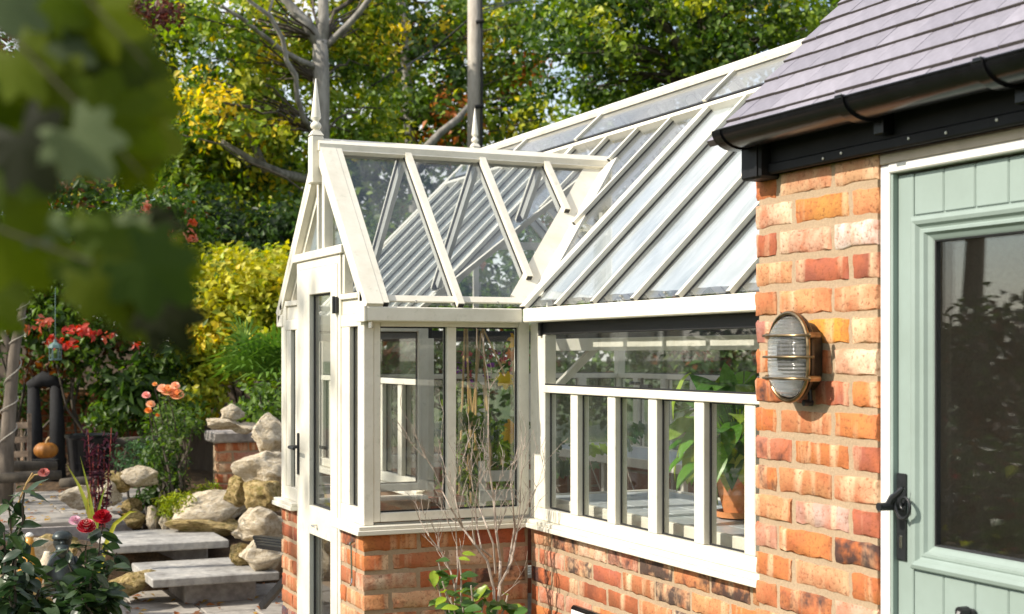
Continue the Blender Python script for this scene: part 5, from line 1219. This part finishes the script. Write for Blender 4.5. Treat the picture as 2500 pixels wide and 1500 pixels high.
# ================================================================== INSIDE THE GREENHOUSE
sheet('greenhouse_floor', .205, 1.85, -2.02, 2.85, .03, 'paver', .06)
def bench(label, x0, x1, y0, y1, z, nxt, nyt):
    t = empty('staging_bench', ((x0+x1)/2, (y0+y1)/2, 0), label, 'bench', 'greenhouse staging'); 
    for a in ((x0,x0+.02,y0,y1),(x1-.02,x1,y0,y1)): BOX('rail', 'frame', t, a[0], a[1], a[2], a[3], z-.045, z+.004)
    for a in ((x0+.021,x1-.021,y0,y0+.02),(x0+.021,x1-.021,y1-.02,y1)): BOX('rail', 'frame', t, a[0], a[1], a[2], a[3], z-.045, z+.004)
    tx, ty = (x1-x0-.046)/nxt, (y1-y0-.046)/nyt
    me = MB().box(.0015, tx-.0015, .0015, ty-.0015, -.012, 0, .002).mesh('tile', ['benchtile'])
    for i in range(nxt):
        for j in range(nyt): o = link('tile', me, None, t); o.location = (x0+.023+i*tx, y0+.023+j*ty, z-.002+rnd.uniform(-.0006,.0006))
    BOX('underframe', 'gasket', t, x0+.03, x1-.03, y0+.03, y1-.03, z-.03, z-.016, 0)
    for lx in (x0+.03, x1-.06):
        for ly in (y0+.05, (y0+y1)/2, y1-.08): BOX('leg', 'frame', t, lx, lx+.03, ly, ly+.03, .03, z-.031)
bench('cream edged tiled bench right behind the long window', .10, .72, -1.98, .165, .922, 4, 14)
bench('tiled bench along the far glass wall left part', 1.30, 1.84, 1.0, 2.82, .945, 3, 10)
bench('tiled bench along the far glass wall right part', 1.30, 1.84, -1.95, .30, .945, 3, 12)
sh = empty('high_shelf', (.33,-.8,1.53), 'cream shelf hung high behind the long window', 'shelf')
BOX('board', 'frame', sh, .24, .46, -1.98, .30, 1.535, 1.55); BOX('lip', 'frame', sh, .232, .2395, -1.98, .30, 1.515, 1.565)
for y in (.12,-1.9): MB().bar((.10,y,1.30), (.36,y,1.533), .028, .028, (0,1,0)).build('bracket', 'frame', sh)
# potted peace lily
pl = empty('peace_lily', (.42,-.86,.922), 'lush peace lily in a terracotta pot on the bench', 'potted plant')
pc_ = (.42,-.865,.923); po = MB().lathe([(.066,0),(.085,.004),(.09,.024),(.084,.024),(.08,.010),(.0,.010)], pc_, 28).build('saucer', 'terracotta', pl, auto=45)
MB().lathe([(.055,.0105),(.085,.125),(.091,.126),(.094,.15),(.088,.152),(.084,.13),(.0,.128)], pc_, 28).build('pot', 'terracotta', pl, auto=45)
mb = MB()
for k in range(62):
    a = rnd.uniform(0, 6.28); h = rnd.uniform(.06,.40); r_ = rnd.uniform(.05,.19); b_ = Vector(pc_)+Vector((0,0,.13)); e = Vector(pc_)+Vector((math.cos(a)*r_, math.sin(a)*r_, .13+h)); mb.tube([b_, b_.lerp(e,.55)+Vector((0,0,.05)), e], .0028, 5)
    o = Vector((math.cos(a), math.sin(a), rnd.uniform(-.9,.5))); put_leaf(pl, 'lily', e, o, rnd.uniform(.13,.2), rnd.choice([(.10,.24,.03),(.16,.32,.04),(.30,.42,.05),(.06,.16,.025)]), Vector((math.cos(a), math.sin(a), .6)))
for k in range(4): a = rnd.uniform(1.6,3.6); e = Vector(pc_)+Vector((math.cos(a)*.09, math.sin(a)*.09, .16)); put_leaf(pl, 'lily', e, Vector((math.cos(a)*.5, math.sin(a)*.5, -.8)), rnd.uniform(.12,.17), rnd.choice([(.34,.38,.05),(.22,.32,.04)]), Vector((math.cos(a), math.sin(a), .5)))
for px, py, ang, s_, c_ in ((1778,1105,-95,.115,(.36,.40,.05)),(1806,1108,-80,.10,(.33,.38,.05)),(1742,1120,-115,.08,(.26,.36,.04)),(1700,1085,-110,.12,(.30,.38,.05)),(1690,1020,-150,.10,(.22,.34,.04)),(1760,1060,-60,.13,(.08,.2,.03)),(1790,1050,-120,.14,(.06,.17,.025)),(1815,1060,-70,.13,(.12,.27,.03)),(1770,1010,150,.13,(.07,.18,.025)),(1800,1000,60,.13,(.10,.24,.03)),(1745,1030,-140,.13,(.05,.15,.02)),(1785,985,100,.12,(.09,.22,.03)),(1812,1020,20,.12,(.16,.3,.04)),(1760,985,130,.12,(.06,.17,.025)),(1725,1040,170,.11,(.16,.29,.035))):
    a = R(ang); put_leaf(pl, 'lily', at(px,py,4.97+rnd.uniform(-.03,.06)), RT*math.cos(a)+Vector((0,0,math.sin(a)))-FW*.25, s_*1.25, c_, -FW*.9+Vector((-.2,0,.5)))
mb.build('stalks', 'stalk', pl)
mp_ = empty('climbing_houseplant', (.62,-1.0,.922), 'large-leaved houseplant climbing a brown moss pole behind the peace lily', 'potted plant')
M['moss'] = simple('coir_pole', (.26,.10,.035), .95, 0, 60, .5, .8); MB().tube([(.60,-.98,1.07),(.60,-.98,1.62)], .024, 10).build('moss_pole', 'moss', mp_)
MB().lathe([(.08,0),(.11,.15),(.0,.15)], (.60,-.98,.923), 18).build('pot', 'terracotta', mp_)
for k in range(26):
    a = rnd.uniform(0,6.28); z = rnd.uniform(1.15,1.6); e = Vector((.60+math.cos(a)*.08, -.98+math.sin(a)*.08, z)); put_leaf(mp_, 'heart', e, Vector((math.cos(a), math.sin(a), rnd.uniform(-1.1,.1))), rnd.uniform(.13,.22), rnd.choice([(.04,.11,.02),(.06,.15,.025),(.16,.27,.03)]), Vector((math.cos(a), math.sin(a), .5)))
# vine with lobed leaves near the left lights, hanging ornament
vn = empty('vine', (.75,.35,.03), 'thin vine with lobed leaves behind the left lights of the long window', 'plant'); mb = MB()
for (px, py, d) in ((1340,1150,6.3),(1400,1130,6.4),(1430,1105,6.3),(1500,1080,6.5),(1520,1060,6.5),(1355,1100,6.4)):
    b_ = at(px,py,d); pts = limb(mb, (.8,.4,.03), b_, .006, .003, .02, 5)
    for k in range(5): put_leaf(vn, 'lobed', b_+rv(.06), Vector((rnd.uniform(-1,1), -.6, rnd.uniform(-.5,.2))), rnd.uniform(.06,.10), rnd.choice([(.03,.08,.025),(.05,.12,.03),(.2,.3,.04)]), Vector((0,-1,.4)))
mb.build('stems', 'twig', vn)
# canes with tomatoes and yellow leaves seen through the porch light
cn = empty('cane_wigwam', (.9,1.25,.03), 'bamboo canes with leafy climbers behind the porch window', 'plant'); 
for (x0, y0, x1, y1) in ((1120,1240,1135,800),(1150,1230,1140,800),(1160,1100,1165,800),(1180,1250,1145,930),(1200,1180,1178,800),(1215,1250,1180,940),(1235,920,1178,800),(1260,1010,1250,840),(1140,1150,1175,810),(1240,1230,1215,1080)):
    MB().tube([at(x0,y0,7.0), at(x1,y1,7.2)], .0055, 6).build('cane', 'cane', cn)
cl = field(1110,1265,1000,1260,6.9,7.6,42,.06,.12)+field(1110,1200,950,1060,7.2,7.6,10,.05,.1)
cloud([c for c, r in cl], [r for c, r in cl], 2600, [(DGREEN,4),(GREEN,4),(LGREEN,2)], .06, 'foliage', cn)
for px, py, s_, c_ in ((1232,920,.085,(.62,.42,.02)),(1255,1035,.095,(.5,.25,.02)),(1262,825,.09,(.5,.28,.02)),(1250,860,.06,(.45,.14,.02)),(1245,1055,.08,(.52,.3,.03))): put_leaf(cn, 'lobed', at(px,py,6.6), Vector((.1,-.1,-1)), s_, c_, Vector((-.3,-1,.2)))
cl = field(1240,1262,800,900,6.7,6.9,5,.03,.06); 
fc = empty('fuchsia', (1.2,1.9,.945), 'pink and purple trailing flowers on the far bench', 'potted plant')
cl = field(1130,1260,850,930,8.2,8.8,12,.06,.12); cloud([c for c, r in cl], [r for c, r in cl], 1500, [((.4,.08,.09),3),((.18,.04,.25),2),(DGREEN,3)], .05, 'blooms', fc)
# folding chair back glimpsed in the porch
ch = empty('folding_chair', (.35,.95,.03), 'cream folding chair just inside the porch', 'chair')
for x in (.2,.5): MB().bar((x,.95,.03), (x+.02,1.02,1.0), .03, .02).build('leg', 'frame', ch); MB().bar((x,1.05,.03), (x+.02,.75,.5), .03, .02).build('leg', 'frame', ch)
for z in (.75,.84,.93): MB().bar((.2,1.0,z), (.52,1.0,z), .012, .05).build('back_slat', 'frame', ch)
for y in (.72,.79,.86,.93): MB().bar((.2,y,.5), (.52,y,.5), .05, .015).build('seat_slat', 'frame', ch)

# ================================================================== FOREGROUND BRANCH (out of focus)
fb = empty('foreground_branch', at(-700,-200,.8), 'leafy branch hanging out of focus close to the camera at upper left', 'branch')
mb = MB()
mb.tube([at(-900,-500,.8), at(-300,-150,.78), at(60,120,.77), at(260,330,.77), at(350,430,.77)], [.0018,.0013,.0009,.0007,.0004], 6)
mb.tube([at(-900,300,.8), at(-300,450,.78), at(0,560,.77), at(220,640,.77), at(420,740,.77)], [.0018,.0013,.0009,.0007,.0004], 6)
mb.tube([at(-900,-700,.8), at(-200,-250,.78), at(200,-20,.77), at(360,160,.77)], [.0018,.0012,.0008,.0004], 6)
mb.build('twigs', 'darkbark', fb)
FC = [(.07,.105,.006),(.06,.095,.008),(.045,.08,.012),(.014,.02,.003),(.10,.135,.008),(.14,.185,.085)]  # palest and darkest tones put sheen and shade into the leaf colour
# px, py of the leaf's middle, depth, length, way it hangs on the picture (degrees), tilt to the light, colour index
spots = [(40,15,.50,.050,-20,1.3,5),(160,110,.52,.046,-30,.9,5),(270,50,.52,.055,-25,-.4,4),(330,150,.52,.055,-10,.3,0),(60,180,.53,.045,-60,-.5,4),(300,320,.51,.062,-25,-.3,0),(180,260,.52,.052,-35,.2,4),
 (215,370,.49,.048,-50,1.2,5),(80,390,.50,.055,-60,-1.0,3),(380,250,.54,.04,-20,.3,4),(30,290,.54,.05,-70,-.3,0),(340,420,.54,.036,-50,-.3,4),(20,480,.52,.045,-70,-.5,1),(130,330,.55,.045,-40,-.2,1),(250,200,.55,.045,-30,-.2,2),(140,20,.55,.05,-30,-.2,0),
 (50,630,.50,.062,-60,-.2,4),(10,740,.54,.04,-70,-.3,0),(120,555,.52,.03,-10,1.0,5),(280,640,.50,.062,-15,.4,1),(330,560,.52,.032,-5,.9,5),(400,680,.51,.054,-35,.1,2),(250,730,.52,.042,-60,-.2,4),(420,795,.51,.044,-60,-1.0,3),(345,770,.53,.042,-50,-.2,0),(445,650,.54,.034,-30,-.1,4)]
for px, py, d, s_, ang, tl, ci in spots:
    for r in range(2):
        if r: px, py, ci, ang, tl = px+rnd.uniform(-95,70), py+rnd.uniform(-70,70), rnd.choice([0,1,2,4,3]), ang+rnd.uniform(-40,40), tl+rnd.uniform(-.8,.5)
        if r and (430 < py < 545 and px > 60): continue
        z = (d+.25+.05*r)*(.97+.1*rnd.random()); a = R(ang); dr = (RT*math.cos(a)+Vector((0,0,math.sin(a)))+FW*rnd.uniform(-.3,.3)).normalized(); q_ = s_*.98
        put_leaf(fb, 'lobed', at(px,py,z)-dr*q_*.3, dr, q_, FC[ci], -FW*.8+Vector((-.45*tl, 0, .75*tl))+rv(.15), mat='fgleaf')
for k in range(22):   # unseen leaves of the same branch, added to shade the visible ones
    px = rnd.uniform(-1000,40); py = rnd.uniform(-1000,500)
    if px > -130 and py > -150: continue
    put_leaf(fb, 'lobed', at(px, py, rnd.uniform(.65,.9)), rv(), rnd.uniform(.04,.06), rnd.choice(FC), Vector((rnd.uniform(-1,.2), rnd.uniform(-.5,.5), 1)), mat='fgleaf')
